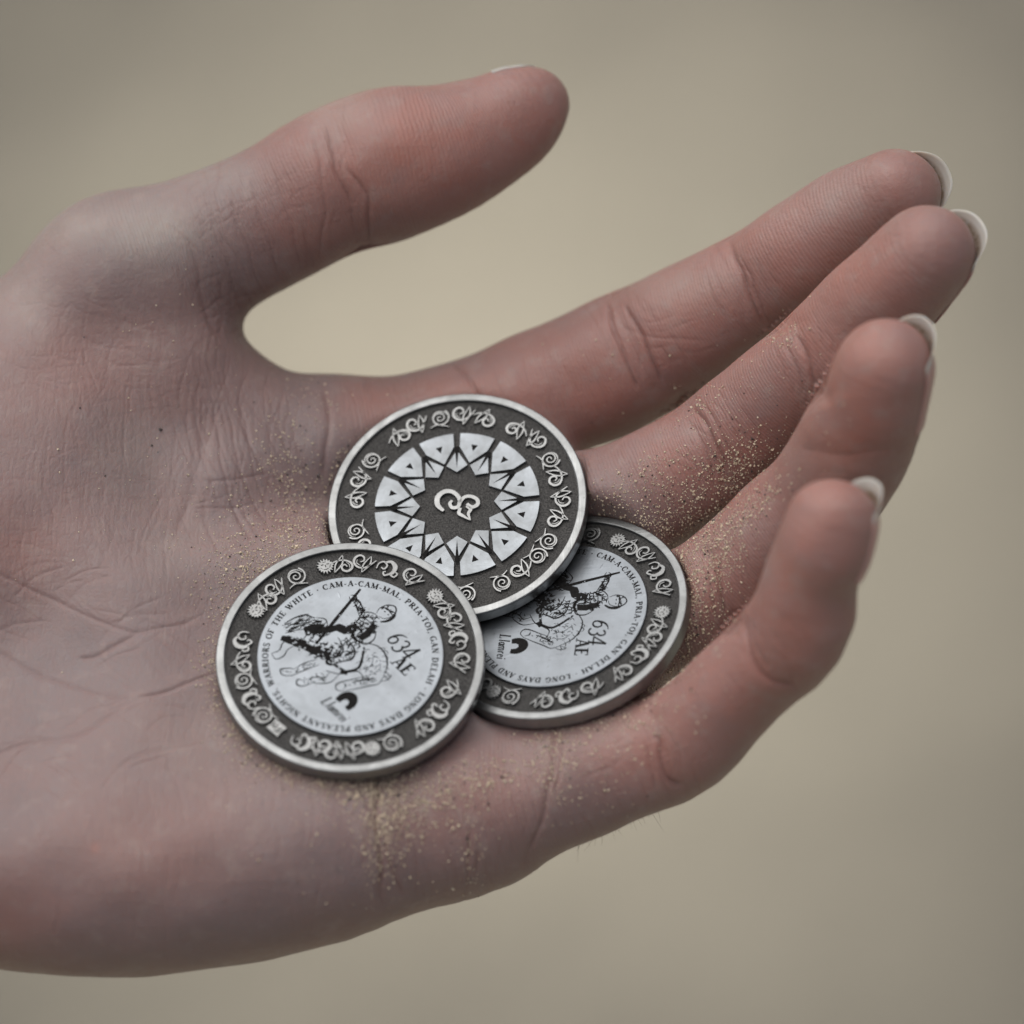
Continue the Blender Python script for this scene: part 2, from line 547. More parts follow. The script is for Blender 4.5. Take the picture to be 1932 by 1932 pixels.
def polygonise(h):
    lo = np.array([-181.0, -78.0, -52.0])
    hi = np.array([74.0, 73.0, 56.0])
    BS = 8
    nb = np.ceil((hi - lo) / (h * BS)).astype(int)
    N = nb * BS + 1
    # coarse pass
    ci = np.stack(np.meshgrid(*[np.arange(k) for k in nb], indexing='ij'), -1).reshape(-1, 3)
    cc = lo + (ci + 0.5) * BS * h
    cd = np.concatenate([hand_sdf(cc[i:i + 200000]) for i in range(0, len(cc), 200000)])
    act = np.abs(cd) < BS * h * 0.866 + 1.4
    F = np.repeat(np.repeat(np.repeat(np.sign(cd).reshape(nb).astype(np.float32), BS, 0), BS, 1), BS, 2) * 9.0
    F = np.pad(F, ((0, 1), (0, 1), (0, 1)), mode='edge')
    off = np.stack(np.meshgrid(*[np.arange(BS)] * 3, indexing='ij'), -1).reshape(-1, 3)
    blocks = ci[act]
    for i in range(0, len(blocks), 60):
        idx = (blocks[i:i + 60, None, :] * BS + off[None]).reshape(-1, 3)
        F[idx[:, 0], idx[:, 1], idx[:, 2]] = hand_sdf(lo + idx * h)
    inside = F < 0
    # surface nets
    cnt = np.zeros(tuple(N - 1), np.uint8)
    corners = [(a, b, c) for a in (0, 1) for b in (0, 1) for c in (0, 1)]
    sl = lambda a, b, c: (slice(a, N[0] - 1 + a), slice(b, N[1] - 1 + b), slice(c, N[2] - 1 + c))
    for co in corners:
        cnt += inside[sl(*co)]
    cells = np.argwhere((cnt > 0) & (cnt < 8))
    vid = np.full(tuple(N - 1), -1, np.int32)
    vid[cells[:, 0], cells[:, 1], cells[:, 2]] = np.arange(len(cells))
    vals = np.stack([F[cells[:, 0] + a, cells[:, 1] + b, cells[:, 2] + c] for a, b, c in corners], 1)
    acc = np.zeros((len(cells), 3))
    num = np.zeros(len(cells))
    for i in range(8):
        for j in range(i + 1, 8):
            A, B = np.array(corners[i]), np.array(corners[j])
            if np.abs(A - B).sum() != 1:
                continue
            va, vb = vals[:, i], vals[:, j]
            cr = (va < 0) != (vb < 0)
            t = np.where(cr, va / np.where(cr, va - vb, 1), 0)
            acc += cr[:, None] * (A + t[:, None] * (B - A))
            num += cr
    verts = lo + (cells + acc / num[:, None]) * h
    faces = []
    for ax in range(3):
        o1, o2 = [(1, 2), (2, 0), (0, 1)][ax]
        s0 = [slice(1, N[k] - 1) for k in range(3)]
        s0[ax] = slice(0, N[ax] - 1)
        s1 = list(s0)
        s1[ax] = slice(1, N[ax])
        a, b = inside[tuple(s0)], inside[tuple(s1)]
        e = np.argwhere(a != b) + np.array([0 if k == ax else 1 for k in range(3)])
        flip = inside[e[:, 0], e[:, 1], e[:, 2]]
        def at(da, db):
            q = e.copy()
            q[:, o1] -= da
            q[:, o2] -= db
            return vid[q[:, 0], q[:, 1], q[:, 2]]
        quad = np.stack([at(1, 1), at(0, 1), at(0, 0), at(1, 0)], 1)
        quad[~flip] = quad[~flip][:, ::-1]
        faces.append(quad)
    return verts, np.concatenate(faces)

def gradient(p, e=0.15):
    g = sum(np.array(k, float) * hand_sdf(p + np.array(k) * e)[:, None] for k in ((1, -1, -1), (-1, -1, 1), (-1, 1, -1), (1, 1, 1)))
    return g / np.maximum(np.linalg.norm(g, axis=1, keepdims=True), 1e-6)

def relax(verts, faces, steps, move=None):
    a = faces.ravel()
    b = np.roll(faces, -1, 1).ravel()
    cnt = np.bincount(a, minlength=len(verts)) + np.bincount(b, minlength=len(verts))
    for _ in range(steps):
        acc = np.stack([np.bincount(a, verts[b, k], len(verts)) + np.bincount(b, verts[a, k], len(verts)) for k in range(3)], 1)
        mean = acc / np.maximum(cnt, 1)[:, None]
        step = 0.5 * (mean - verts) * (cnt > 3)[:, None]
        if move is not None:
            step *= move[:, None]
        verts = verts + step
    return verts

def vertex_normals(verts, faces):
    fn = np.cross(verts[faces[:, 2]] - verts[faces[:, 0]], verts[faces[:, 3]] - verts[faces[:, 1]])
    idx = faces.ravel()
    n = np.stack([np.bincount(idx, np.repeat(fn[:, k], 4), len(verts)) for k in range(3)], 1)
    return n / np.maximum(np.linalg.norm(n, axis=1, keepdims=True), 1e-9)

def refine(verts, faces):
    """split every face the palm side shows into four, keeping the mesh closed"""
    fn = np.cross(verts[faces[:, 2]] - verts[faces[:, 0]], verts[faces[:, 3]] - verts[faces[:, 1]])
    fn /= np.maximum(np.linalg.norm(fn, axis=1, keepdims=True), 1e-9)
    uv = project(verts[faces[:, 0]])
    sel = (fn[:, 2] > -0.25) & (uv[:, 0] > -60)
    F = faces[sel].astype(np.int64)
    nv = len(verts)
    e = np.stack([F, np.roll(F, -1, 1)], 2).reshape(-1, 2)
    key = np.minimum(e[:, 0], e[:, 1]) * nv + np.maximum(e[:, 0], e[:, 1])
    uk, inv = np.unique(key, return_inverse=True)
    mid = (verts[uk // nv] + verts[uk % nv]) / 2
    M = nv + inv.reshape(-1, 4)
    C = nv + len(uk) + np.arange(len(F))
    cen = verts[F].mean(1)
    quads = np.concatenate([np.stack([F[:, k], M[:, k], C, M[:, k - 1]], 1) for k in range(4)])
    rest = faces[~sel].astype(np.int64)
    e = np.stack([rest, np.roll(rest, -1, 1)], 2).reshape(-1, 2)
    key = np.minimum(e[:, 0], e[:, 1]) * nv + np.maximum(e[:, 0], e[:, 1])
    pos = np.minimum(np.searchsorted(uk, key), len(uk) - 1)
    hit = (uk[pos] == key).reshape(-1, 4)
    pos = pos.reshape(-1, 4)
    border = hit.any(1)
    ngons = []
    for f, h, p in zip(rest[border], hit[border], pos[border]):
        g = []
        for k in range(4):
            g.append(int(f[k]))
            if h[k]:
                g.append(int(nv + p[k]))
        ngons.append(g)
    free = np.ones(nv + len(uk) + len(F), bool)
    for g in ngons:
        free[g] = False
    return np.concatenate([verts, mid, cen]), np.concatenate([quads, rest[~border]]), ngons, free

def project(p):
    k = PX * DIST / (DIST - p[:, 2])
    return np.stack([966 + p[:, 0] * k, 966 - p[:, 1] * k], 1)

# flexion creases: (polyline in the photograph, width mm, depth mm, colour)
CREASES = [
    # thumb
    ([(614, 236), (623, 280), (631, 315), (648, 354), (665, 388)], 0.8, 0.4, 0.6),
    ([(656, 320), (680, 350), (694, 377), (699, 428), (696, 470)], 0.8, 0.42, 0.6),
    ([(352, 455), (372, 500), (380, 560), (395, 610), (425, 650)], 1.3, 0.38, 0.3),
    ([(470, 330), (478, 365), (492, 420), (515, 480), (530, 535)], 0.5, 0.2, 0.35),
    ([(510, 310), (525, 360), (548, 420), (560, 470), (568, 512)], 0.5, 0.2, 0.3),
    ([(430, 350), (440, 400), (460, 450), (480, 510), (495, 560)], 0.5, 0.22, 0.35),
    ([(395, 390), (405, 440), (425, 490), (440, 540), (455, 600)], 0.5, 0.22, 0.35),
    ([(590, 250), (600, 300), (610, 350), (612, 400), (606, 450), (600, 495)], 0.6, 0.22, 0.3),
    # index
    ([(1142, 560), (1158, 625), (1190, 702), (1205, 735)], 0.80, 0.58, 0.72),
    ([(1178, 575), (1203, 620), (1230, 679), (1246, 722)], 0.80, 0.65, 0.72),
    ([(1372, 462), (1394, 506), (1412, 556), (1440, 615)], 0.70, 0.58, 0.72),
    ([(1392, 480), (1410, 515), (1428, 560), (1446, 596)], 0.5, 0.25, 0.45),
    ([(853, 684), (875, 705), (897, 735), (915, 780)], 0.9, 0.45, 0.5),
    ([(1170, 615), (1250, 640), (1330, 640)], 0.7, 0.12, 0.15),
    # middle
    ([(1305, 768), (1330, 800), (1350, 840), (1375, 892)], 0.80, 0.58, 0.66),
    ([(1290, 785), (1312, 815), (1335, 862), (1350, 905)], 0.6, 0.3, 0.4),
    ([(1328, 765), (1350, 800), (1372, 842), (1392, 880)], 0.5, 0.25, 0.4),
    ([(1499, 630), (1522, 679), (1541, 740)], 0.70, 0.51, 0.54),
    ([(1480, 648), (1502, 695), (1518, 745)], 0.6, 0.25, 0.35),
    # ring
    ([(1345, 1070), (1363, 1126), (1370, 1160)], 0.80, 0.58, 0.72),
    ([(1330, 1080), (1346, 1130), (1352, 1170)], 0.6, 0.3, 0.4),
    # pinky
    ([(1240, 1395), (1246, 1440), (1264, 1478), (1290, 1490)], 0.90, 0.58, 0.60),
    ([(1218, 1400), (1226, 1450), (1240, 1492)], 0.6, 0.25, 0.35),
    ([(1399, 1160), (1407, 1222), (1427, 1266), (1467, 1294), (1505, 1300)], 1.0, 0.6, 0.55),
    ([(1412, 1170), (1424, 1225), (1450, 1262)], 0.7, 0.3, 0.35),
    ([(1051, 1355), (1044, 1420), (1037, 1489), (1017, 1557), (990, 1640)], 0.9, 0.45, 0.4),
    ([(1062, 1380), (1056, 1440), (1050, 1500)], 0.7, 0.3, 0.4),
    # soft waists at the joints, which leave the pads standing
    ([(625, 200), (650, 330), (690, 500)], 7.0, 1.15, 0.0), ([(1140, 530), (1190, 650), (1250, 760)], 6.5, 1.0, 0.0), ([(1365, 440), (1405, 530), (1460, 630)], 6.0, 1.0, 0.0),
    ([(1280, 740), (1335, 840), (1390, 930)], 6.0, 0.95, 0.0), ([(1485, 590), (1525, 680), (1560, 770)], 6.0, 0.95, 0.0), ([(1330, 1030), (1360, 1120), (1370, 1210)], 5.5, 0.8, 0.0),
    ([(1510, 850), (1600, 860), (1720, 850)], 6.0, 0.8, 0.12), ([(1225, 1330), (1250, 1420), (1290, 1510)], 6.0, 0.95, 0.0), ([(1385, 1150), (1425, 1250), (1520, 1310)], 6.0, 0.95, 0.0),
    ([(470, 300), (500, 420), (540, 560)], 7.0, 0.4, 0.0),
    # palm
    ([(708, 1450), (711, 1500), (713, 1571), (721, 1640), (719, 1707)], 1.1, 0.6, 0.6),
    ([(722, 1560), (736, 1625), (757, 1685)], 0.7, 0.3, 0.7),
    ([(890, 1560), (885, 1610), (879, 1680)], 0.6, 0.25, 0.5),
    ([(902, 1600), (898, 1650)], 0.5, 0.2, 0.5),
    ([(-40, 1070), (0, 1084), (140, 1151), (210, 1180), (259, 1191), (333, 1177), (385, 1160)], 0.8, 0.24, 0.32),
    ([(150, 1240), (185, 1236), (259, 1191)], 0.8, 0.35, 0.45),
    ([(-60, 1190), (0, 1232), (74, 1273), (185, 1310), (259, 1317)], 1.0, 0.22, 0.28),
    ([(259, 1317), (330, 1298), (410, 1270)], 0.7, 0.3, 0.4),
    ([(-30, 1430), (60, 1400), (160, 1380), (230, 1330)], 0.9, 0.25, 0.3),
    ([(392, 770), (388, 820), (370, 899), (350, 960), (333, 1005)], 2.6, 0.3, 0.15),
    ([(405, 760), (412, 830), (425, 900), (440, 960), (470, 1010)], 0.5, 0.18, 0.3),
    ([(430, 770), (440, 830), (455, 890), (480, 950), (510, 1000)], 0.5, 0.18, 0.3),
    ([(455, 770), (470, 830), (490, 880), (520, 930)], 0.5, 0.18, 0.3),
    ([(380, 905), (440, 905), (500, 890)], 0.5, 0.15, 0.25),
    ([(365, 960), (430, 960), (490, 945)], 0.5, 0.15, 0.25),
    ([(610, 735), (618, 765), (622, 800), (615, 850), (610, 900)], 1.2, 0.35, 0.4),
]

def fine_lines():
    """families of hair-thin flexion lines: (region u0, v0, u1, v1), direction, length, count, depth, colour"""
    G = random.Random(3)
    out = []
    fam = [
        ((370, 320, 600, 520), 78, 100, 34, 0.045, 0.24), ((340, 380, 560, 560), 60, 80, 26, 0.045, 0.22), ((360, 340, 600, 560), -35, 70, 34, 0.04, 0.22),
        ((380, 540, 480, 650), 75, 60, 24, 0.06, 0.26), ((390, 550, 470, 640), -20, 50, 16, 0.06, 0.24),
        ((340, 680, 570, 980), 82, 190, 46, 0.06, 0.22), ((30, 640, 400, 1100), 88, 220, 46, 0.04, 0.12), ((0, 720, 430, 1120), 3, 170, 30, 0.025, 0.10), ((390, 860, 560, 1050), -8, 90, 18, 0.05, 0.18),
        ((0, 1080, 380, 1480), -22, 130, 26, 0.06, 0.20), ((0, 1100, 400, 1500), 30, 120, 22, 0.05, 0.18), ((60, 1450, 620, 1760), 84, 140, 30, 0.04, 0.13), ((30, 560, 330, 720), 12, 110, 20, 0.04, 0.12),
        ((640, 1490, 1000, 1690), 86, 110, 26, 0.06, 0.26), ((900, 1430, 1240, 1580), 70, 90, 26, 0.05, 0.22), ((1060, 1400, 1330, 1480), -25, 60, 14, 0.04, 0.18),
        ((640, 705, 860, 760), 75, 40, 18, 0.05, 0.22), ((900, 650, 1140, 780), 68, 70, 16, 0.04, 0.16),
        ((1120, 560, 1280, 730), 66, 90, 22, 0.06, 0.26), ((1240, 540, 1380, 690), -15, 60, 12, 0.04, 0.14), ((1350, 470, 1460, 610), 64, 80, 18, 0.06, 0.26), ((1480, 380, 1720, 560), 60, 60, 16, 0.03, 0.12),
        ((1280, 770, 1420, 910), 62, 90, 22, 0.06, 0.26), ((1460, 620, 1560, 750), 66, 70, 14, 0.05, 0.22), ((1160, 880, 1300, 980), 65, 60, 10, 0.04, 0.16),
        ((1310, 1060, 1420, 1180), 72, 80, 18, 0.06, 0.24), ((1200, 1380, 1330, 1500), 68, 80, 20, 0.06, 0.24), ((1380, 1150, 1520, 1310), 55, 80, 16, 0.05, 0.2),
        ((600, 200, 720, 470), 76, 110, 10, 0.04, 0.18), ((700, 190, 980, 380), 62, 60, 8, 0.015, 0.06),
    ]
    for (u0, v0, u1, v1), ang, ln, cnt, dep, colr in fam:
        bend = G.uniform(-0.25, 0.25)
        for _ in range(cnt):
            u, v = G.uniform(u0, u1), G.uniform(v0, v1)
            a = math.radians(ang + G.gauss(0, 9))
            l = ln * G.uniform(0.45, 1.15)
            d = np.array([math.cos(a), math.sin(a)]) * l / 2
            m = np.array([-d[1], d[0]]) * (bend + G.uniform(-0.12, 0.12))
            k = G.uniform(0.6, 1.3)
            out.append(([(u - d[0], v - d[1]), (u + m[0], v + m[1]), (u + d[0], v + d[1])], 0.24 * G.uniform(0.8, 1.25), dep * k, colr * k))
    return out

# skin redness / paleness fields, plus a highlight painted on the thumb-base bump, in picture coordinates: (u, v, su, sv, amount)
RED = [(800, 300, 170, 110, 0.95), (560, 430, 110, 80, 0.45), (1000, 230, 70, 80, 0.5), (1110, 740, 130, 90, 0.65), (1290, 620, 120, 100, 0.55), (1500, 480, 140, 90, 0.55),
       (1500, 620, 80, 60, 0.35), (1650, 530, 120, 100, 0.5), (1600, 690, 110, 60, 0.55), (1300, 880, 140, 80, 0.55), (1440, 800, 90, 80, 0.4), (1620, 740, 80, 80, 0.5),
       (1600, 830, 80, 60, 0.85), (1650, 690, 70, 60, 0.3), (1540, 1000, 80, 70, 0.5), (1500, 1160, 80, 110, 0.8), (1400, 1300, 140, 90, 0.6), (1200, 1430, 140, 80, 0.55), (1350, 1100, 90, 80, 0.4),
       (880, 740, 120, 40, 0.6), (700, 760, 70, 50, 0.5), (150, 700, 200, 120, 0.3), (0, 1000, 160, 120, 0.3), (0, 1740, 150, 110, 0.4), (300, 1580, 200, 120, 0.25), (900, 1480, 140, 80, 0.35),
       (520, 650, 80, 60, 0.2), (1560, 920, 60, 50, 0.3), (1690, 350, 90, 60, 0.25), (1680, 660, 60, 50, 0.15), (1570, 960, 60, 60, 0.15), (180, 1600, 9, 9, 0.5), (800, 1570, 160, 70, 0.25)]
PALE = [(300, 440, 90, 60, 0.9), (120, 420, 130, 60, 0.6), (620, 200, 70, 40, 0.5), (380, 330, 130, 40, 0.4), (40, 560, 60, 80, 0.5), (240, 850, 80, 90, 0.3), (330, 1040, 70, 70, 0.25),
        (1290, 540, 90, 40, 0.35), (1560, 380, 90, 60, 0.3), (1150, 1360, 90, 40, 0.15), (400, 1400, 120, 90, 0.2)]

def build_hand():
    verts, faces = polygonise(0.44)
    n = gradient(verts)                      # settle the vertices on the exact surface
    verts = verts - n * np.clip(hand_sdf(verts), -0.4, 0.4)[:, None]
    verts = relax(verts, faces, 14)          # flesh has no hard seams
    verts, faces, ngons, new = refine(verts, faces)
    verts = relax(verts, faces, 4, new)
    n = vertex_normals(verts, faces)
    uv = project(verts)
    # front surface as the photograph sees it
    cell = 8
    gi = np.floor((uv + 2400) / cell).astype(int)
    key = gi[:, 0] * 4000 + gi[:, 1]
    order = np.argsort(key)
    ks, inv = np.unique(key, return_inverse=True)
    zmax = np.full(len(ks), -1e9)
    np.maximum.at(zmax, inv, verts[:, 2])
    front = (verts[:, 2] > zmax[inv] - 3.5) & (n[:, 2] > 0.02)
    uorder = np.argsort(uv[:, 0])
    us = uv[uorder, 0]
    crease = np.zeros(len(verts))
    push = np.zeros(len(verts))
    wob = np.sin(uv[:, 0] * 0.05 + np.sin(uv[:, 1] * 0.04) * 2) * 1.6 + np.sin(uv[:, 1] * 0.06 + uv[:, 0] * 0.03) * 1.4
    for line, w, dep, colr in CREASES + fine_lines():
        fine = w < 0.35
        if not fine:
            w, dep = max(0.34, w * 0.55), dep * 0.66
        pts = np.array(spline(line, 4))
        pad = 14 if fine else max(55, w * 2.5 * PX)
        bb0, bb1 = pts.min(0) - pad, pts.max(0) + pad
        i0, i1 = np.searchsorted(us, [bb0[0], bb1[0]])
        sel = uorder[i0:i1]
        q = uv[sel]
        sel = sel[front[sel] & (q[:, 1] > bb0[1]) & (q[:, 1] < bb1[1])]
        if len(sel) == 0:
            continue
        best = np.full(len(sel), 1e9)
        frac = np.zeros(len(sel))
        q = uv[sel] + wob[sel][:, None]
        m = len(pts) - 1
        for i in range(m):
            a, b = pts[i], pts[i + 1]
            ab = b - a
            t = np.clip(((q - a) @ ab) / max(ab @ ab, 1e-6), 0, 1)
            dd = np.hypot(*(q - a - t[:, None] * ab).T)
            better = dd < best
            best = np.where(better, dd, best)
            frac = np.where(better, (i + t) / m, frac)
        env = np.clip(np.minimum(frac, 1 - frac) * 5 + 0.25, 0, 1)
        x = best / PX / w
        # groove with slightly raised shoulders
        push[sel] -= env * dep * (0.55 * np.exp(-x * x * 1.6) + 0.45 * np.exp(-x * 2.2) - 0.06 * np.exp(-(x - 2.6) ** 2 * 0.5))
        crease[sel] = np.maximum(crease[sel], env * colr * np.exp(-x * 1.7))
    # gentle large scale unevenness of flesh
    lump = (np.sin(verts[:, 0] * 0.35 + 1.3) * np.sin(verts[:, 1] * 0.41 + 0.4) * np.sin(verts[:, 2] * 0.38)) * 0.22
    verts = verts + n * (push + lump)[:, None]
    red = np.zeros(len(verts))
    pale = np.zeros(len(verts))
    for arr, lst in ((red, RED), (pale, PALE)):
        for u, v, su, sv, am in lst:
            arr[:] = 1 - (1 - arr) * (1 - am * np.exp(-((uv[:, 0] - u) / su) ** 2 - ((uv[:, 1] - v) / sv) ** 2))
    # length coordinate along the nearest finger, for the friction ridges
    along = verts[:, 0] * 0.9
    bestd = np.full(len(verts), 2.0)
    wsum = np.zeros(len(verts))
    asum = np.zeros(len(verts))
    for name, ch in CH_F.items():
        L = 0.0
        for A, B in zip(ch[:-1], ch[1:]):
            e, t = seg(verts.astype(np.float32), A, B)
            ln = np.linalg.norm(B[0] - A[0])
            bestd = np.minimum(bestd, e)
            w = np.exp(-np.clip(e, -12, 12) / 0.7) * (e < 3.0)
            wsum += w
            asum += w * (L + t * ln)
            L += ln
    along = np.where(wsum > 1e-4, asum / np.maximum(wsum, 1e-9), along)
    rdist = np.full(len(verts), 9.0, np.float32)
    for name, ch in CH_F.items():
        rdist = np.minimum(rdist, chain_sdf(verts.astype(np.float32), ch[(12 if name == "thumb" else 9):], 1.0))
    fing = np.clip(1 - np.maximum(rdist, 0) / 7.0, 0, 1)
    red = 1 - (1 - red) * (1 - 0.40 * fing * fing)
    me = bpy.data.meshes.new("hand")
    W = to_world(verts)
    org = to_world(P(-330, 1380, -25))
    W = W - org
    me.vertices.add(len(W))
    me.vertices.foreach_set("co", W.astype(np.float32).ravel())
    loops = np.concatenate([faces.ravel(), np.array([i for g in ngons for i in g], dtype=np.int64)])
    sizes = np.concatenate([np.full(len(faces), 4), np.array([len(g) for g in ngons], dtype=np.int64)])
    me.loops.add(len(loops))
    me.loops.foreach_set("vertex_index", loops.astype(np.int32))
    me.polygons.add(len(sizes))
    me.polygons.foreach_set("loop_start", (np.cumsum(sizes) - sizes).astype(np.int32))
    me.polygons.foreach_set("use_smooth", np.ones(len(sizes), bool))
    me.update(calc_edges=True)
    me.validate()
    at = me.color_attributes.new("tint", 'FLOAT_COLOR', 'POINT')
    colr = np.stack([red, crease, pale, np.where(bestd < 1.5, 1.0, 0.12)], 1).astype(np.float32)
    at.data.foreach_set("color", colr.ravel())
    tan = np.clip(0.62 - n @ np.array([0.0, 0.56, 0.83]), 0, 1)
    ta = me.attributes.new("dorsal", 'FLOAT', 'POINT')
    ta.data.foreach_set("value", (tan * tan * (3 - 2 * tan)).astype(np.float32))
    al = me.attributes.new("along", 'FLOAT', 'POINT')
    al.data.foreach_set("value", along.astype(np.float32))
    o = link_mesh("hand", me, M_SKIN)
    o.location = Vector(org)
    o["label"] = "pale open hand, palm up, dusted with sand and cradling three coins"
    o["category"] = "hand"
    return o, verts, faces, front, n, org

HAND, HV, HF, HFRONT, HN, HORG = build_hand()

# ------------------------------------------------------------------ nails
def nail(finger, dorsal, length, over, half_deg, grow=1.0, flat=0.93, soil=1.0, white=0.62, tipf=0.92, hug0=0.25):
    ch = CH_F[finger]
    C, r = ch[-1]
    t = C - ch[-4][0]
    t = t / np.linalg.norm(t)
    b = np.array(dorsal, float)
    b = b - t * (b @ t)
    b /= np.linalg.norm(b)
    s = np.cross(t, b)
    nu, nv = 22, 26
    V, T, F, HG, OFF = [], [], [], [], []
    half = math.radians(half_deg)
    for layer in (0, 1):
        for j in range(nv):
            q = j / (nv - 1)
            for i in range(nu):
                f = (i / (nu - 1) * 2 - 1)
                end = r * tipf + over - (over + r * 0.42) * abs(f) ** 2.6
                z = -length + (end + length) * q
                phi = f * half
                rho = r * grow
                if z > 0:
                    rho *= 1 - 0.10 * (z / r) ** 2
                rho -= 0.26 * layer * (0.35 + 0.65 * min(1, (1 - q) * 6))
                p = C + t * z + b * rho * math.cos(phi) * flat + s * rho * math.sin(phi)
                V.append(p)
                x = min(1, max(0, (z / r - hug0) / 0.45))
                HG.append(1 - x * x * (3 - 2 * x))
                OFF.append(0.16 - 0.30 * layer)
                fr = min(1, max(0, (z - r * (white - 0.25 * abs(f) ** 2)) / 0.5))
                dirt = fr * layer * max(0.0, 1 - (end - z) / 1.0 * 0.0 - max(0, (z - r * (0.80 - 0.30 * abs(f) ** 2))) / 0.6)
                T.append((fr, max(0, min(1, dirt * soil)), 0, 1))
    V = np.array(V)
    hug = np.array(HG)
    for _ in range(3):
        V = V - gradient(V) * (np.clip(hand_sdf(V) - np.array(OFF), -1.5, 1.5) * hug)[:, None]
    k = nu * nv
    for j in range(nv - 1):
        for i in range(nu - 1):
            a = j * nu + i
            F.append((a, a + 1, a + nu + 1, a + nu))
            F.append((k + a, k + a + nu, k + a + nu + 1, k + a + 1))
    for i in range(nu - 1):
        a = (nv - 1) * nu + i
        F.append((a, a + 1, k + a + 1, k + a))
        F.append((i + 1, i, k + i, k + i + 1))
    for j in range(nv - 1):
        a = j * nu
        F.append((a, a + nu, k + a + nu, k + a))
        a = j * nu + nu - 1
        F.append((a + nu, a, k + a, k + a + nu))
    me = mesh_from("nail", to_world(np.array(V)) - HORG, F, True)
    at = me.color_attributes.new("tint", 'FLOAT_COLOR', 'POINT')
    at.data.foreach_set("color", np.array(T, np.float32).ravel())
    o = link_mesh("nail", me, M_NAIL, HAND)
    return o

nail("thumb", (-0.25, 0.80, -0.55), 2.5, 0.3, 56, 1.05, 1.0, 0.0, -1.0, 0.85, 0.9)
nail("index", (0.45, 0.15, -0.85), 7, 1.1, 58, 0.91)
nail("middle", (0.72, -0.05, -0.70), 7, 1.1, 58, 0.91)
nail("ring", (0.90, 0.05, -0.45), 7, 1.1, 60, 0.92)
nail("pinky", (0.90, 0.0, -0.45), 6, 1.2, 60, 0.92)

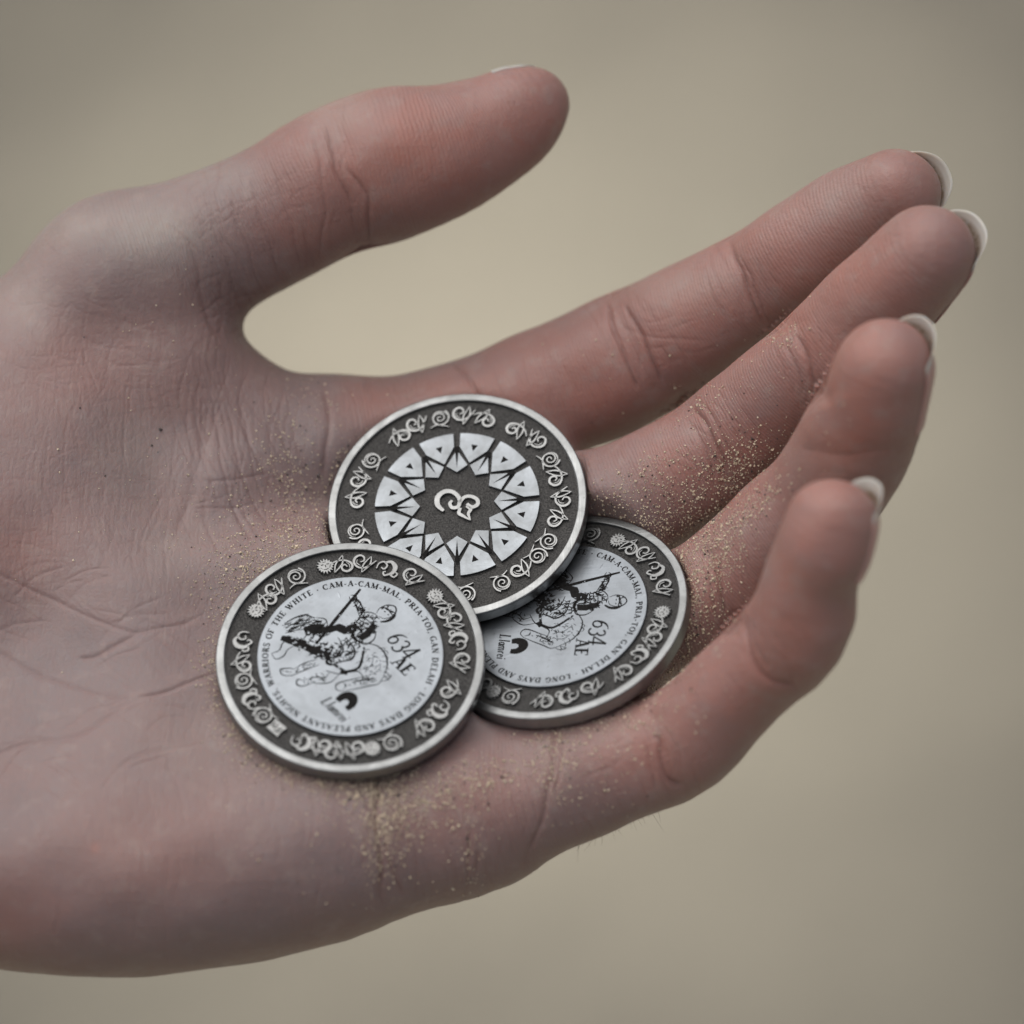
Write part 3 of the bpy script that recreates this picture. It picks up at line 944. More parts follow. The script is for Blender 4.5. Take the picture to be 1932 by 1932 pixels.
# ------------------------------------------------------------------ serif lettering for the coins
TK, TN = 0.19, 0.085
def L(x0, y0, x1, y1, w=TK): return ('l', x0, y0, x1, y1, w)
def AR(cx, cy, rx, ry, a0, a1, w=TK): return ('a', cx, cy, rx, ry, a0, a1, w)
def SF(x, y, w=0.34): return ('l', x - w / 2, y, x + w / 2, y, 0.06)
GLYPHS = {
    'A': (0.86, [L(.12, 0, .42, 1, TN), L(.42, 1, .74, 0), L(.24, .34, .6, .34, TN), SF(.12, .03), SF(.74, .03)]),
    'C': (0.80, [AR(.44, .5, .35, .46, 48, 312), L(.68, .98, .68, .68, .06)]),
    'D': (0.86, [L(.2, 0, .2, 1), AR(.34, .5, .42, .47, -90, 90), L(.2, .03, .36, .03, TN), L(.2, .97, .36, .97, TN), SF(.16, .03), SF(.16, .97)]),
    'E': (0.74, [L(.2, 0, .2, 1), L(.2, .03, .64, .03, TN), L(.2, .97, .62, .97, TN), L(.2, .52, .5, .52, TN), L(.64, .0, .64, .22, .06), L(.62, 1, .62, .8, .06), SF(.16, .03), SF(.16, .97)]),
    'F': (0.68, [L(.2, 0, .2, 1), L(.2, .97, .62, .97, TN), L(.2, .52, .5, .52, TN), L(.62, 1, .62, .8, .06), SF(.2, .03), SF(.16, .97)]),
    'G': (0.86, [AR(.44, .5, .35, .46, 48, 312), L(.7, .05, .7, .42), SF(.68, .42)]),
    'H': (0.94, [L(.2, 0, .2, 1), L(.74, 0, .74, 1), L(.2, .52, .74, .52, TN), SF(.2, .03), SF(.2, .97), SF(.74, .03), SF(.74, .97)]),
    'I': (0.42, [L(.2, 0, .2, 1), SF(.2, .03), SF(.2, .97)]),
    'L': (0.70, [L(.2, 0, .2, 1), L(.2, .03, .62, .03, TN), L(.62, 0, .62, .24, .06), SF(.2, .97), SF(.16, .03)]),
    'M': (1.08, [L(.16, 0, .16, 1, TN), L(.16, 1, .52, .08), L(.52, .08, .88, 1, TN), L(.88, 0, .88, 1), SF(.16, .03), SF(.14, .97), SF(.9, .97), SF(.88, .03)]),
    'N': (0.94, [L(.18, 0, .18, 1, TN), L(.18, 1, .76, 0), L(.76, 0, .76, 1, TN), SF(.18, .03), SF(.14, .97), SF(.76, .97)]),
    'O': (0.90, [AR(.45, .5, .36, .46, 0, 360)]),
    'P': (0.74, [L(.2, 0, .2, 1), AR(.34, .73, .28, .25, -90, 90), L(.2, .97, .36, .97, TN), L(.2, .48, .36, .48, TN), SF(.2, .03), SF(.16, .97)]),
    'R': (0.84, [L(.2, 0, .2, 1), AR(.34, .74, .27, .24, -90, 90), L(.2, .97, .36, .97, TN), L(.2, .5, .36, .5, TN), L(.38, .5, .74, 0), SF(.2, .03), SF(.16, .97), SF(.76, .03, .2)]),
    'S': (0.66, [('p', [(.08, .18), (.2, .03), (.42, .04), (.56, .22), (.46, .42), (.22, .58), (.10, .76), (.22, .95), (.44, .97), (.56, .82)], .17), L(.56, .98, .56, .74, .06), L(.08, .02, .08, .28, .06)]),
    'T': (0.80, [L(.4, 0, .4, 1), L(.08, .97, .72, .97, TN), L(.08, 1, .08, .78, .06), L(.72, 1, .72, .78, .06), SF(.4, .03)]),
    'W': (1.16, [L(.08, 1, .34, 0), L(.34, 0, .58, 1, TN), L(.5, 1, .78, 0), L(.78, 0, 1.04, 1, TN), SF(.1, .97), SF(1.04, .97)]),
    'Y': (0.84, [L(.1, 1, .42, .46), L(.74, 1, .42, .46, TN), L(.42, 0, .42, .48), SF(.12, .97), SF(.72, .97), SF(.42, .03)]),
    ',': (0.30, [L(.16, .12, .16, -.02, .17), L(.18, 0, .1, -.16, .07)]),
    '-': (0.44, [L(.06, .38, .38, .38, .11)]),
    '*': (0.36, [L(.10, .42, .26, .42, .17)]),
    ' ': (0.42, []),
    '6': (0.66, [AR(.34, .3, .24, .28, 0, 360, .11), ('p', [(.11, .36), (.16, .66), (.36, .92), (.68, 1.02)], .11)]),
    '3': (0.62, [AR(.3, .60, .22, .26, -80, 150, .11), AR(.27, .1, .27, .28, -150, 82, .12)]),
    '4': (0.70, [L(.48, 1, .02, .18, TN), L(.02, .18, .68, .18, TN), L(.48, 1, .48, -.12, .13), SF(.48, -.12, .26)]),
    # slanted script letters
    'l_': (0.36, [L(.16, 0, .16, 1.0, .11), SF(.12, .97, .16)]),
    'K_': (0.74, [L(.14, 0, .14, 1, .12), L(.14, .03, .56, .03, .07), L(.56, 0, .56, .2, .05), SF(.14, .97, .3), SF(.12, .03, .24)]),
    'a_': (0.50, [AR(.22, .26, .16, .24, 0, 360, .10), L(.4, 0, .4, .52, .11)]),
    'm_': (0.84, [L(.1, 0, .1, .5, .11), AR(.25, .34, .15, .17, 0, 160, .10), L(.4, 0, .4, .36, .11), AR(.55, .34, .15, .17, 0, 160, .10), L(.7, 0, .7, .36, .11)]),
    'r_': (0.44, [L(.12, 0, .12, .5, .11), AR(.28, .36, .15, .14, 40, 160, .10)]),
    'e_': (0.48, [AR(.24, .26, .17, .24, 20, 320, .10), L(.08, .28, .4, .30, .06)]),
    'i_': (0.28, [L(.12, 0, .12, .5, .11), L(.13, .68, .13, .78, .11)]),
}

def glyph_polys(ch):
    out = []
    for s in GLYPHS[ch][1]:
        if s[0] == 'l':
            _, x0, y0, x1, y1, w = s
            out.append(([(x0, y0), (x1, y1)], [w, w]))
        elif s[0] == 'p':
            pts = spline(s[1], 3)
            out.append((pts, taper(len(pts), 0.09 if ch == 'S' else s[2], s[2], 0.09 if ch == 'S' else 0.03)))
        else:
            _, cx, cy, rx, ry, a0, a1, w = s
            k = 14
            pts, ws = [], []
            for i in range(k + 1):
                a = math.radians(a0 + (a1 - a0) * i / k)
                pts.append((cx + rx * math.cos(a), cy + ry * math.sin(a)))
                ws.append(TN + (w - TN) * abs(math.cos(a)) ** 1.2)
            out.append((pts, ws))
    return out

Z_DISC = COIN_T - 0.06
def write_ring(text, radius, height, start_deg):
    B = Build()
    adv = [GLYPHS[c][0] + 0.13 for c in text]
    k = 2 * math.pi * radius / (sum(adv) * height)      # spacing factor closing the circle
    pos = 0.0
    for c, a in zip(text, adv):
        mid = pos + a / 2
        ang = math.radians(start_deg) - mid * height * k / radius
        ca, sa = math.cos(ang), math.sin(ang)
        for pts, ws in glyph_polys(c):
            q = []
            for x, y in pts:
                tx = (x - GLYPHS[c][0] / 2) * height * min(1.25, k)
                rr = radius - height / 2 + y * height
                q.append((ca * rr + sa * tx, sa * rr - ca * tx))
            B.ribbon(q, [w * height * 1.4 for w in ws], Z_DISC, Z_DISC + 0.02)
        pos += a
    return B

def write_line(B, chars, cx, cy, height, slant=0.0, gap=0.1, squash=1.0, wk=1.0):
    wid = sum(GLYPHS[c][0] + gap for c in chars) * height * squash
    x0 = cx - wid / 2
    for c in chars:
        for pts, ws in glyph_polys(c):
            q = [(x0 + (x * squash + slant * y) * height, cy - height / 2 + y * height) for x, y in pts]
            B.ribbon(q, [w * height * wk * 1.2 for w in ws], Z_DISC, Z_DISC + 0.02)
        x0 += (GLYPHS[c][0] + gap) * height * squash

# ------------------------------------------------------------------ relief motifs (local: x along the band, y outward)
Z_FIELD = COIN_T - 0.55
Z_TOP = COIN_T - 0.10
def motif_mesh(kind, flip):
    B = Build()
    S = 0.088 * COIN_R
    f = -1.0 if flip else 1.0
    def line(pts, a, m, b, k=6):
        p = spline([(x * f * S, y * S) for x, y in pts], k)
        B.ribbon(p, [w * S * 1.08 for w in taper(len(p), a, m, b)], Z_FIELD, Z_TOP)
    def leaf(p0, p1, bulge):
        p0, p1 = np.array(p0), np.array(p1)
        d = p1 - p0
        nn = np.array([-d[1], d[0]])
        mid = (p0 + p1) / 2
        line([p0, mid + nn * bulge - d * 0.06, p1], 0.06, 0.17, 0.06)
        line([p0, mid - nn * bulge * 0.8 + d * 0.06, p1], 0.06, 0.17, 0.06)
    if kind == "curl":
        line([(-1.2, -.12), (-.75, .22), (-.2, .38), (.4, .30), (.86, -.05), (.86, -.55), (.45, -.86), (.02, -.70), (-.06, -.32), (.22, -.12), (.45, -.36)], .10, .27, .12)
        line([(.35, .12), (.62, -.12), (.66, -.5)], .05, .10, .05)
        leaf((0.06, .95), (-.74, -.95), 0.15)
    elif kind == "vine":
        line([(1.15, .55), (.7, .0), (.2, -.42), (-.4, -.45), (-.85, -.05), (-.85, .5), (-.45, .85), (-.05, .7), (.0, .32), (-.3, .15)], .10, .26, .12)
        line([(-.2, -.25), (-.58, -.05), (-.62, .35)], .05, .10, .05)
        leaf((.60, .95), (.06, -.98), 0.15)
    elif kind == "spiral":
        pts = []
        for i in range(34):
            a = i / 33 * 4.1 * math.pi
            r = 0.10 + 0.86 * (i / 33) ** 1.15
            pts.append((r * math.cos(a + 0.6), r * math.sin(a + 0.6)))
        line(pts, .10, .15, .17, 2)
        arc = [(0.74 * math.cos(a), 0.74 * math.sin(a)) for a in np.linspace(0.2, 3.0, 12)]
        line(arc, .03, .16, .03, 2)
        line([(-1.05, -.95), (-.4, -.72), (.2, -.9), (.75, -1.15)], .07, .15, .06)
    elif kind == "bulb":
        line([(-1.0, -.35), (-.95, .25), (-.55, .55), (-.15, .25), (-.3, -.2), (-.62, -.1)], .10, .20, .12)
        line([(-.45, .5), (.1, .75), (.6, .35), (.62, -.25), (.35, -.65)], .16, .52, .26)
        line([(.3, -.6), (-.05, -.85), (-.25, -.55), (-.05, -.4)], .20, .18, .10)
        line([(.4, -.6), (.85, -.75), (1.05, -.35), (.8, -.2)], .18, .18, .10)
    elif kind == "sun":
        poly = []
        for i in range(32):
            a = i / 32 * 2 * math.pi
            r = (0.94 if i % 2 == 0 else 0.64) * S * (1.0 + 0.07 * math.sin(i * 2.7))
            poly.append((r * math.cos(a), r * math.sin(a)))
        B.plate(poly, Z_FIELD, Z_TOP, 0, 0.05, True)
        for pts, w in (([(-.42, .18), (-.15, .2)], .12), ([(.15, .2), (.42, .18)], .12), ([(0, .15), (.04, -.15)], .10), ([(-.25, -.35), (0, -.42), (.25, -.33)], .11),
                       ([(-.5, -.1), (-.38, -.3)], .08), ([(.5, -.05), (.36, -.28)], .08), ([(-.2, .45), (.15, .48)], .07)):
            B.ribbon([(x * S, y * S) for x, y in pts], w * S, Z_TOP - 0.01, Z_TOP + 0.01, 1)
    elif kind == "block":
        B.plate([(-.75 * S, -.62 * S), (.75 * S, -.62 * S), (.62 * S, 0), (.75 * S, .62 * S), (-.75 * S, .62 * S), (-.62 * S, 0)], Z_FIELD, Z_TOP, 0, 0.04)
        for pts in ([(-.4, -.35), (-.4, .35)], [(-.4, .3), (.0, .3)], [(-.4, 0), (-.1, 0)], [(.1, -.35), (.1, .1)], [(.1, .1), (.45, .1)], [(.45, .1), (.45, -.35)]):
            B.ribbon([(x * S, y * S) for x, y in pts], .14 * S, Z_TOP - 0.01, Z_TOP + 0.01, 1)
    return B.mesh(kind + "_motif", [M_RELIEF, M_INK])

MOTIFS = {}
def place_motif(root, kind, ang, flip=False, size=1.0, turn=0.0, rad=0.815):
    key = (kind, flip)
    if key not in MOTIFS:
        MOTIFS[key] = motif_mesh(kind, flip)
    o = link_mesh(kind + "_motif", MOTIFS[key], None, root)
    a = math.radians(ang)
    o.location = (rad * COIN_R * math.cos(a) * 0.001, rad * COIN_R * math.sin(a) * 0.001, 0)
    o.rotation_euler = (0, 0, a - math.pi / 2 + math.radians(turn))
    o.scale = (size, size, 1)
    return o

def lathe(name, prof, mat, parent, seg_n=160):
    V, F = [], []
    k = len(prof)
    for i in range(seg_n):
        a = 2 * math.pi * i / seg_n
        for r, z in prof:
            V.append((r * math.cos(a) * 0.001, r * math.sin(a) * 0.001, z * 0.001))
    for i in range(seg_n):
        j = (i + 1) % seg_n
        for q in range(k - 1):
            F.append((i * k + q, j * k + q, j * k + q + 1, i * k + q + 1))
    me = mesh_from(name, V, F, True)
    me.set_sharp_from_angle(angle=math.radians(18))
    return link_mesh(name, me, mat, parent)

def coin_body(root, disc):
    R, T = COIN_R, COIN_T
    e = 0.26
    edge = [(R - e + e * math.sin(a), e - e * math.cos(a)) for a in np.linspace(0, math.pi / 2, 6)]
    edge += [(R - e + e * math.cos(a), T - e + e * math.sin(a)) for a in np.linspace(0, math.pi / 2, 6)]
    ri = 0.937 * R
    inner = [(ri + 0.1, T), (ri, T - 0.05), (ri - 0.08, Z_FIELD)]
    lathe("body", [(0.001, 0)] + edge + inner + [(0.001, Z_FIELD)], M_RIM, root)
    lathe("recessed_field", [(ri - 0.09, Z_FIELD + 0.012), (0.001, Z_FIELD + 0.012)], M_FIELD, root)
    if disc:
        rd = 0.69 * R
        lathe("centre_disc", [(rd + 0.05, Z_FIELD), (rd, Z_DISC - 0.03), (rd - 0.05, Z_DISC), (0.001, Z_DISC)], M_DISC, root)

def coin_root(name, c, label):
    o = bpy.data.objects.new(name, None)
    o.empty_display_size = 0.01
    COL.objects.link(o)
    o.matrix_world = c.matrix()
    o["label"] = label
    o["category"] = "coin"
    o["group"] = "pewter coins resting in the palm"
    return o

# band of the rider coin: (motif, picture angle, mirrored); the design itself is turned by -46 degrees
BAND = [("sun", 151, 0), ("curl", 143, 0), ("vine", 134, 0), ("spiral", 121.5, 0), ("sun", 104.6, 0), ("curl", 95.5, 0), ("vine", 84.5, 0),
        ("bulb", 71, 0), ("vine", 57, 0), ("sun", 40, 0), ("curl", 30.5, 0), ("vine", 21, 0), ("bulb", 9.6, 1), ("vine", -4, 0),
        ("curl", -21.5, 0), ("bulb", -35, 0), ("vine", -48, 0), ("spiral", -67, 1), ("sun", -77.5, 0), ("curl", -87, 1), ("vine", -96.5, 1),
        ("curl", -105, 1), ("bulb", -114.5, 1), ("block", -130.5, 0), ("spiral", -140.4, 0), ("bulb", -152, 0), ("spiral", -165, 1), ("curl", -175.5, 1), ("bulb", 171, 1)]

def rider_design(root):
    R = COIN_R
    for kind, a, fl in BAND:
        place_motif(root, kind, a + 46, bool(fl), 0.92 if kind != "sun" else 0.86, random.uniform(-6, 6))
    T = "* CAM-A-CAM-MAL, PRIA-TOI, GAN DELAH * LONG DAYS AND PLEASANT NIGHTS, WARRIORS OF THE WHITE "
    link_mesh("inscription", write_ring(T, 0.632 * R, 0.047 * R, 115.5 + 46).mesh("inscription", [M_INK]), None, root)
    B = Build()
    write_line(B, "634", 0.20 * R, 0.345 * R, 0.125 * R, 0.22, 0.02)
    link_mesh("numerals", B.mesh("numerals", [M_INK]), None, root)
    B = Build()
    write_line(B, "AE", 0.335 * R, 0.222 * R, 0.105 * R, 0.12, 0.02)
    link_mesh("letters", B.mesh("letters", [M_INK]), None, root)
    B = Build()
    write_line(B, ["K_", "l_", "a_", "m_", "r_", "e_", "i_"], 0.262 * R, -0.392 * R, 0.088 * R, 0.25, 0.03, 0.72)
    link_mesh("script_name", B.mesh("script_name", [M_INK]), None, root)
    # hoof print: a fat open crescent
    B = Build()
    pts = spline([(0.222, -0.335), (0.222, -0.285), (0.25, -0.245), (0.295, -0.245), (0.322, -0.285), (0.318, -0.335)], 5)
    B.ribbon([(x * R, y * R) for x, y in pts], [w * R for w in taper(len(pts), 0.045, 0.08, 0.04)], Z_DISC, Z_DISC + 0.02)
    link_mesh("hoof_print", B.mesh("hoof_print", [M_INK]), None, root)
    # a plain mounted figure, drawn in black line and patches
    B = Build()
    def st(pts, w, k=4, end=0.35):
        p = spline([(x * R, y * R) for x, y in pts], k)
        B.ribbon(p, [q * R * 0.85 for q in taper(len(p), w * end, w, w * end)], Z_DISC, Z_DISC + 0.02)
    def patch(pts):
        B.plate([(x * R, y * R) for x, y in pts], Z_DISC, Z_DISC + 0.018, 0, 0.0)
    # horse outline
    st([(-.02, .14), (.08, .20), (.18, .19), (.26, .13), (.31, .04)], .016)                   # crest of the neck
    st([(.31, .04), (.325, -.02), (.29, -.08), (.24, -.17), (.19, -.25)], .013)               # face
    st([(.19, -.25), (.15, -.275), (.115, -.25), (.125, -.20), (.17, -.12), (.20, -.06)], .014)  # muzzle and jaw
    st([(.20, -.06), (.15, -.05), (.11, -.09), (.06, -.17), (-.03, -.22)], .016)              # throat and chest
    st([(.31, .05), (.335, .10), (.345, .05), (.32, .01)], .011)                              # ear
    st([(.14, -.20), (.17, -.20), (.18, -.24)], .010)
    st([(.235, -.04), (.255, -.05)], .022, 2, 0.8)                                            # eye
    st([(.06, -.16), (.07, -.26), (.02, -.33), (-.02, -.36)], .012)                           # near fore leg
    st([(.0, -.21), (.01, -.27), (-.04, -.31), (-.08, -.40)], .012)
    st([(-.02, -.36), (-.045, -.43), (-.09, -.455), (-.12, -.42), (-.08, -.40)], .015)
    st([(-.10, -.22), (-.13, -.30), (-.15, -.36), (-.17, -.43)], .012)                        # far fore leg
    st([(-.15, -.21), (-.19, -.30), (-.20, -.38)], .012)
    st([(-.17, -.43), (-.22, -.475), (-.27, -.455), (-.23, -.40), (-.20, -.38)], .015)
    st([(-.40, -.20), (-.43, -.28), (-.40, -.35), (-.42, -.41)], .013)                        # hind leg
    st([(-.35, -.24), (-.36, -.30), (-.34, -.36), (-.36, -.42), (-.42, -.41)], .013)
    st([(-.42, .03), (-.49, .00), (-.53, -.08), (-.545, -.17)], .018)                         # tail
    st([(-.42, .00), (-.47, -.05), (-.50, -.13), (-.505, -.19)], .014)
    st([(-.41, -.03), (-.45, -.09), (-.47, -.16)], .011)
    st([(-.38, -.05), (-.44, -.14), (-.49, -.20)], .009)
    for i in range(7):                                                                        # mane
        x = 0.10 + i * 0.034
        y = 0.19 - max(0, i - 1) * 0.028
        st([(x, y), (x + .03, y + .035 - i * .004), (x + .055, y + .01)], .009)
    st([(.20, .12), (.24, .07), (.23, .0)], .008)
    st([(.12, .12), (.17, .06), (.17, .0)], .008)
    # bridle and breast strap
    st([(.18, -.15), (.22, -.08), (.28, .0)], .018)
    st([(.08, -.12), (.12, -.02), (.02, .12)], .026, 4, 0.8)
    st([(.08, -.12), (-.02, -.14), (-.12, -.13)], .026, 4, 0.8)
    st([(.05, -.145), (.10, -.12)], .045, 2, 0.9)
    # saddle cloth and cloak in solid black
    patch([(-.15, -.07), (-.11, -.09), (-.09, -.15), (-.13, -.17), (-.22, -.20), (-.31, -.225), (-.40, -.265), (-.46, -.285), (-.48, -.25), (-.43, -.205), (-.37, -.19), (-.33, -.15), (-.27, -.155), (-.21, -.11)])
    patch([(-.14, .22), (-.19, .20), (-.21, .15), (-.26, .13), (-.29, .06), (-.34, .02), (-.345, -.05), (-.31, -.06), (-.29, -.01), (-.25, .02), (-.23, .07), (-.17, .09), (-.12, .15)])
    patch([(-.33, .04), (-.40, -.02), (-.42, -.09), (-.36, -.12), (-.31, -.08)])
    st([(-.42, .04), (-.36, .08), (-.30, .05)], .013)
    for i in range(6):
        t = i / 5
        st([(-.36 + .25 * t, -.11 + .02 * t), (-.34 + .24 * t, -.17 + .02 * t)], .010, 2, 0.7)
    # rider: leg, belt, torso, arms, helmet
    st([(-.13, .08), (-.02, .06), (.03, -.01), (-.01, -.09), (-.03, -.15)], .020)
    st([(-.18, .04), (-.09, .01), (-.05, -.05), (-.07, -.12)], .016)
    st([(-.03, -.15), (-.07, -.17), (-.10, -.14)], .03, 3, 0.7)
    st([(-.17, .17), (-.09, .12), (-.02, .14)], .026, 4, 0.7)
    patch([(-.10, .33), (-.05, .30), (-.02, .22), (-.03, .15), (-.09, .14), (-.08, .22)])
    st([(-.17, .17), (-.19, .26), (-.21, .32), (-.16, .37), (-.11, .38)], .014)
    for i in range(5):
        st([(-.17 + i * .004, .21 + i * .03), (-.13, .205 + i * .032), (-.10, .22 + i * .028)], .010)
    st([(-.21, .33), (-.27, .36), (-.32, .37), (-.355, .36)], .018)
    st([(-.20, .28), (-.26, .31), (-.31, .335), (-.35, .335)], .014)
    for i in range(5):
        st([(-.22 - i * .026, .355 + i * .002), (-.215 - i * .026, .305 + i * .005)], .009, 2, 0.8)
    st([(-.02, .28), (.02, .22), (.01, .15), (-.04, .12)], .016)
    st([(-.135, .39), (-.15, .44), (-.13, .50), (-.08, .53), (-.04, .50), (-.035, .45), (-.06, .40), (-.10, .385)], .014)
    st([(-.15, .46), (-.10, .475), (-.04, .465)], .018)
    st([(-.045, .50), (-.02, .46), (-.03, .40), (-.06, .36)], .03, 4, 0.5)
    st([(-.11, .445), (-.095, .447)], .012, 2, 0.8)
    st([(-.07, .447), (-.058, .445)], .012, 2, 0.8)
    # lance held in the raised hand
    st([(-.375, .45), (-.355, .36), (-.31, .15), (-.265, -.05), (-.25, -.12)], .034, 4, 0.6)
    st([(-.385, .36), (-.36, .385), (-.33, .365), (-.35, .33), (-.385, .345)], .016)
    # engraver's hatching over armour, cloth and horse
    def hatch(poly, n, w, ln, ang, spread=0.5):
        poly = [np.array(p, float) for p in poly]
        lo, hi = np.min(poly, 0), np.max(poly, 0)
        done = 0
        while done < n * 1.7:
            p = np.array([HR.uniform(lo[0], hi[0]), HR.uniform(lo[1], hi[1])])
            ins = False
            for i in range(len(poly)):
                a, b = poly[i - 1], poly[i]
                if (a[1] > p[1]) != (b[1] > p[1]) and p[0] < (b[0] - a[0]) * (p[1] - a[1]) / (b[1] - a[1]) + a[0]:
                    ins = not ins
            if not ins:
                continue
            done += 1
            a = math.radians(ang) + HR.gauss(0, spread)
            l = ln * HR.uniform(0.5, 1.3)
            d = np.array([math.cos(a), math.sin(a)]) * l / 2
            m = np.array([-d[1], d[0]]) * HR.uniform(-0.4, 0.4)
            st([p - d, p + m, p + d], w * HR.uniform(0.7, 1.3), 2, 0.4)
    HR = random.Random(5)
    def fleck(pts, w):
        B.ribbon([(x * R, y * R) for x, y in pts], w * R, Z_DISC + 0.015, Z_DISC + 0.026, 1)
    for i in range(26):                                                                       # bare metal left between the inked patches
        x, y = HR.uniform(-.42, -.12), HR.uniform(-.25, -.09)
        a = HR.uniform(0, 3.1)
        fleck([(x, y), (x + .018 * math.cos(a), y + .018 * math.sin(a))], HR.uniform(.006, .013))
    for i in range(12):
        x, y = HR.uniform(-.33, -.15), HR.uniform(-.03, .20)
        a = HR.uniform(0, 3.1)
        fleck([(x, y), (x + .015 * math.cos(a), y + .015 * math.sin(a))], HR.uniform(.004, .009))
    for x, y in ((.07, -.09), (.095, -.05), (.09, .0), (.06, .05), (.03, .10), (.02, -.135), (-.04, -.14)):
        fleck([(x - .007, y), (x + .007, y)], .014)
    hatch([(-.21, .20), (-.19, .34), (-.10, .38), (-.02, .28), (-.02, .14), (-.15, .16)], 60, .012, .035, 70, 0.9)
    hatch([(-.15, .14), (-.01, .12), (.03, -.01), (-.02, -.12), (-.09, -.10), (-.12, .0)], 46, .011, .04, 110, 0.7)
    hatch([(-.47, -.25), (-.33, -.25), (-.06, -.17), (-.03, -.05), (-.12, .02), (-.30, -.12)], 50, .014, .04, 20, 0.8)
    hatch([(-.40, .03), (-.30, .07), (-.24, .0), (-.30, -.10), (-.42, -.10)], 34, .012, .045, 60, 0.6)
    hatch([(.02, .12), (.16, .17), (.28, .05), (.20, -.05), (.10, -.05)], 22, .008, .03, 30, 1.0)
    hatch([(.15, -.22), (.24, -.16), (.30, .0), (.22, -.02)], 16, .009, .025, 60, 1.0)
    hatch([(-.36, .36), (-.22, .36), (-.20, .29), (-.34, .33)], 22, .010, .025, 80, 0.6)
    hatch([(-.15, .44), (-.12, .51), (-.05, .50), (-.04, .47)], 14, .010, .02, 40, 0.8)
    hatch([(-.12, -.46), (-.02, -.37), (.05, -.26), (-.03, -.24), (-.09, -.38)], 14, .009, .025, 70, 0.8)
    hatch([(-.27, -.47), (-.17, -.43), (-.12, -.24), (-.18, -.24), (-.21, -.38)], 14, .009, .025, 70, 0.8)
    hatch([(-.55, -.18), (-.46, -.20), (-.40, .02), (-.49, .0)], 22, .009, .06, 70, 0.25)
    link_mesh("rider_engraving", B.mesh("rider_engraving", [M_INK, M_DISC]), None, root)

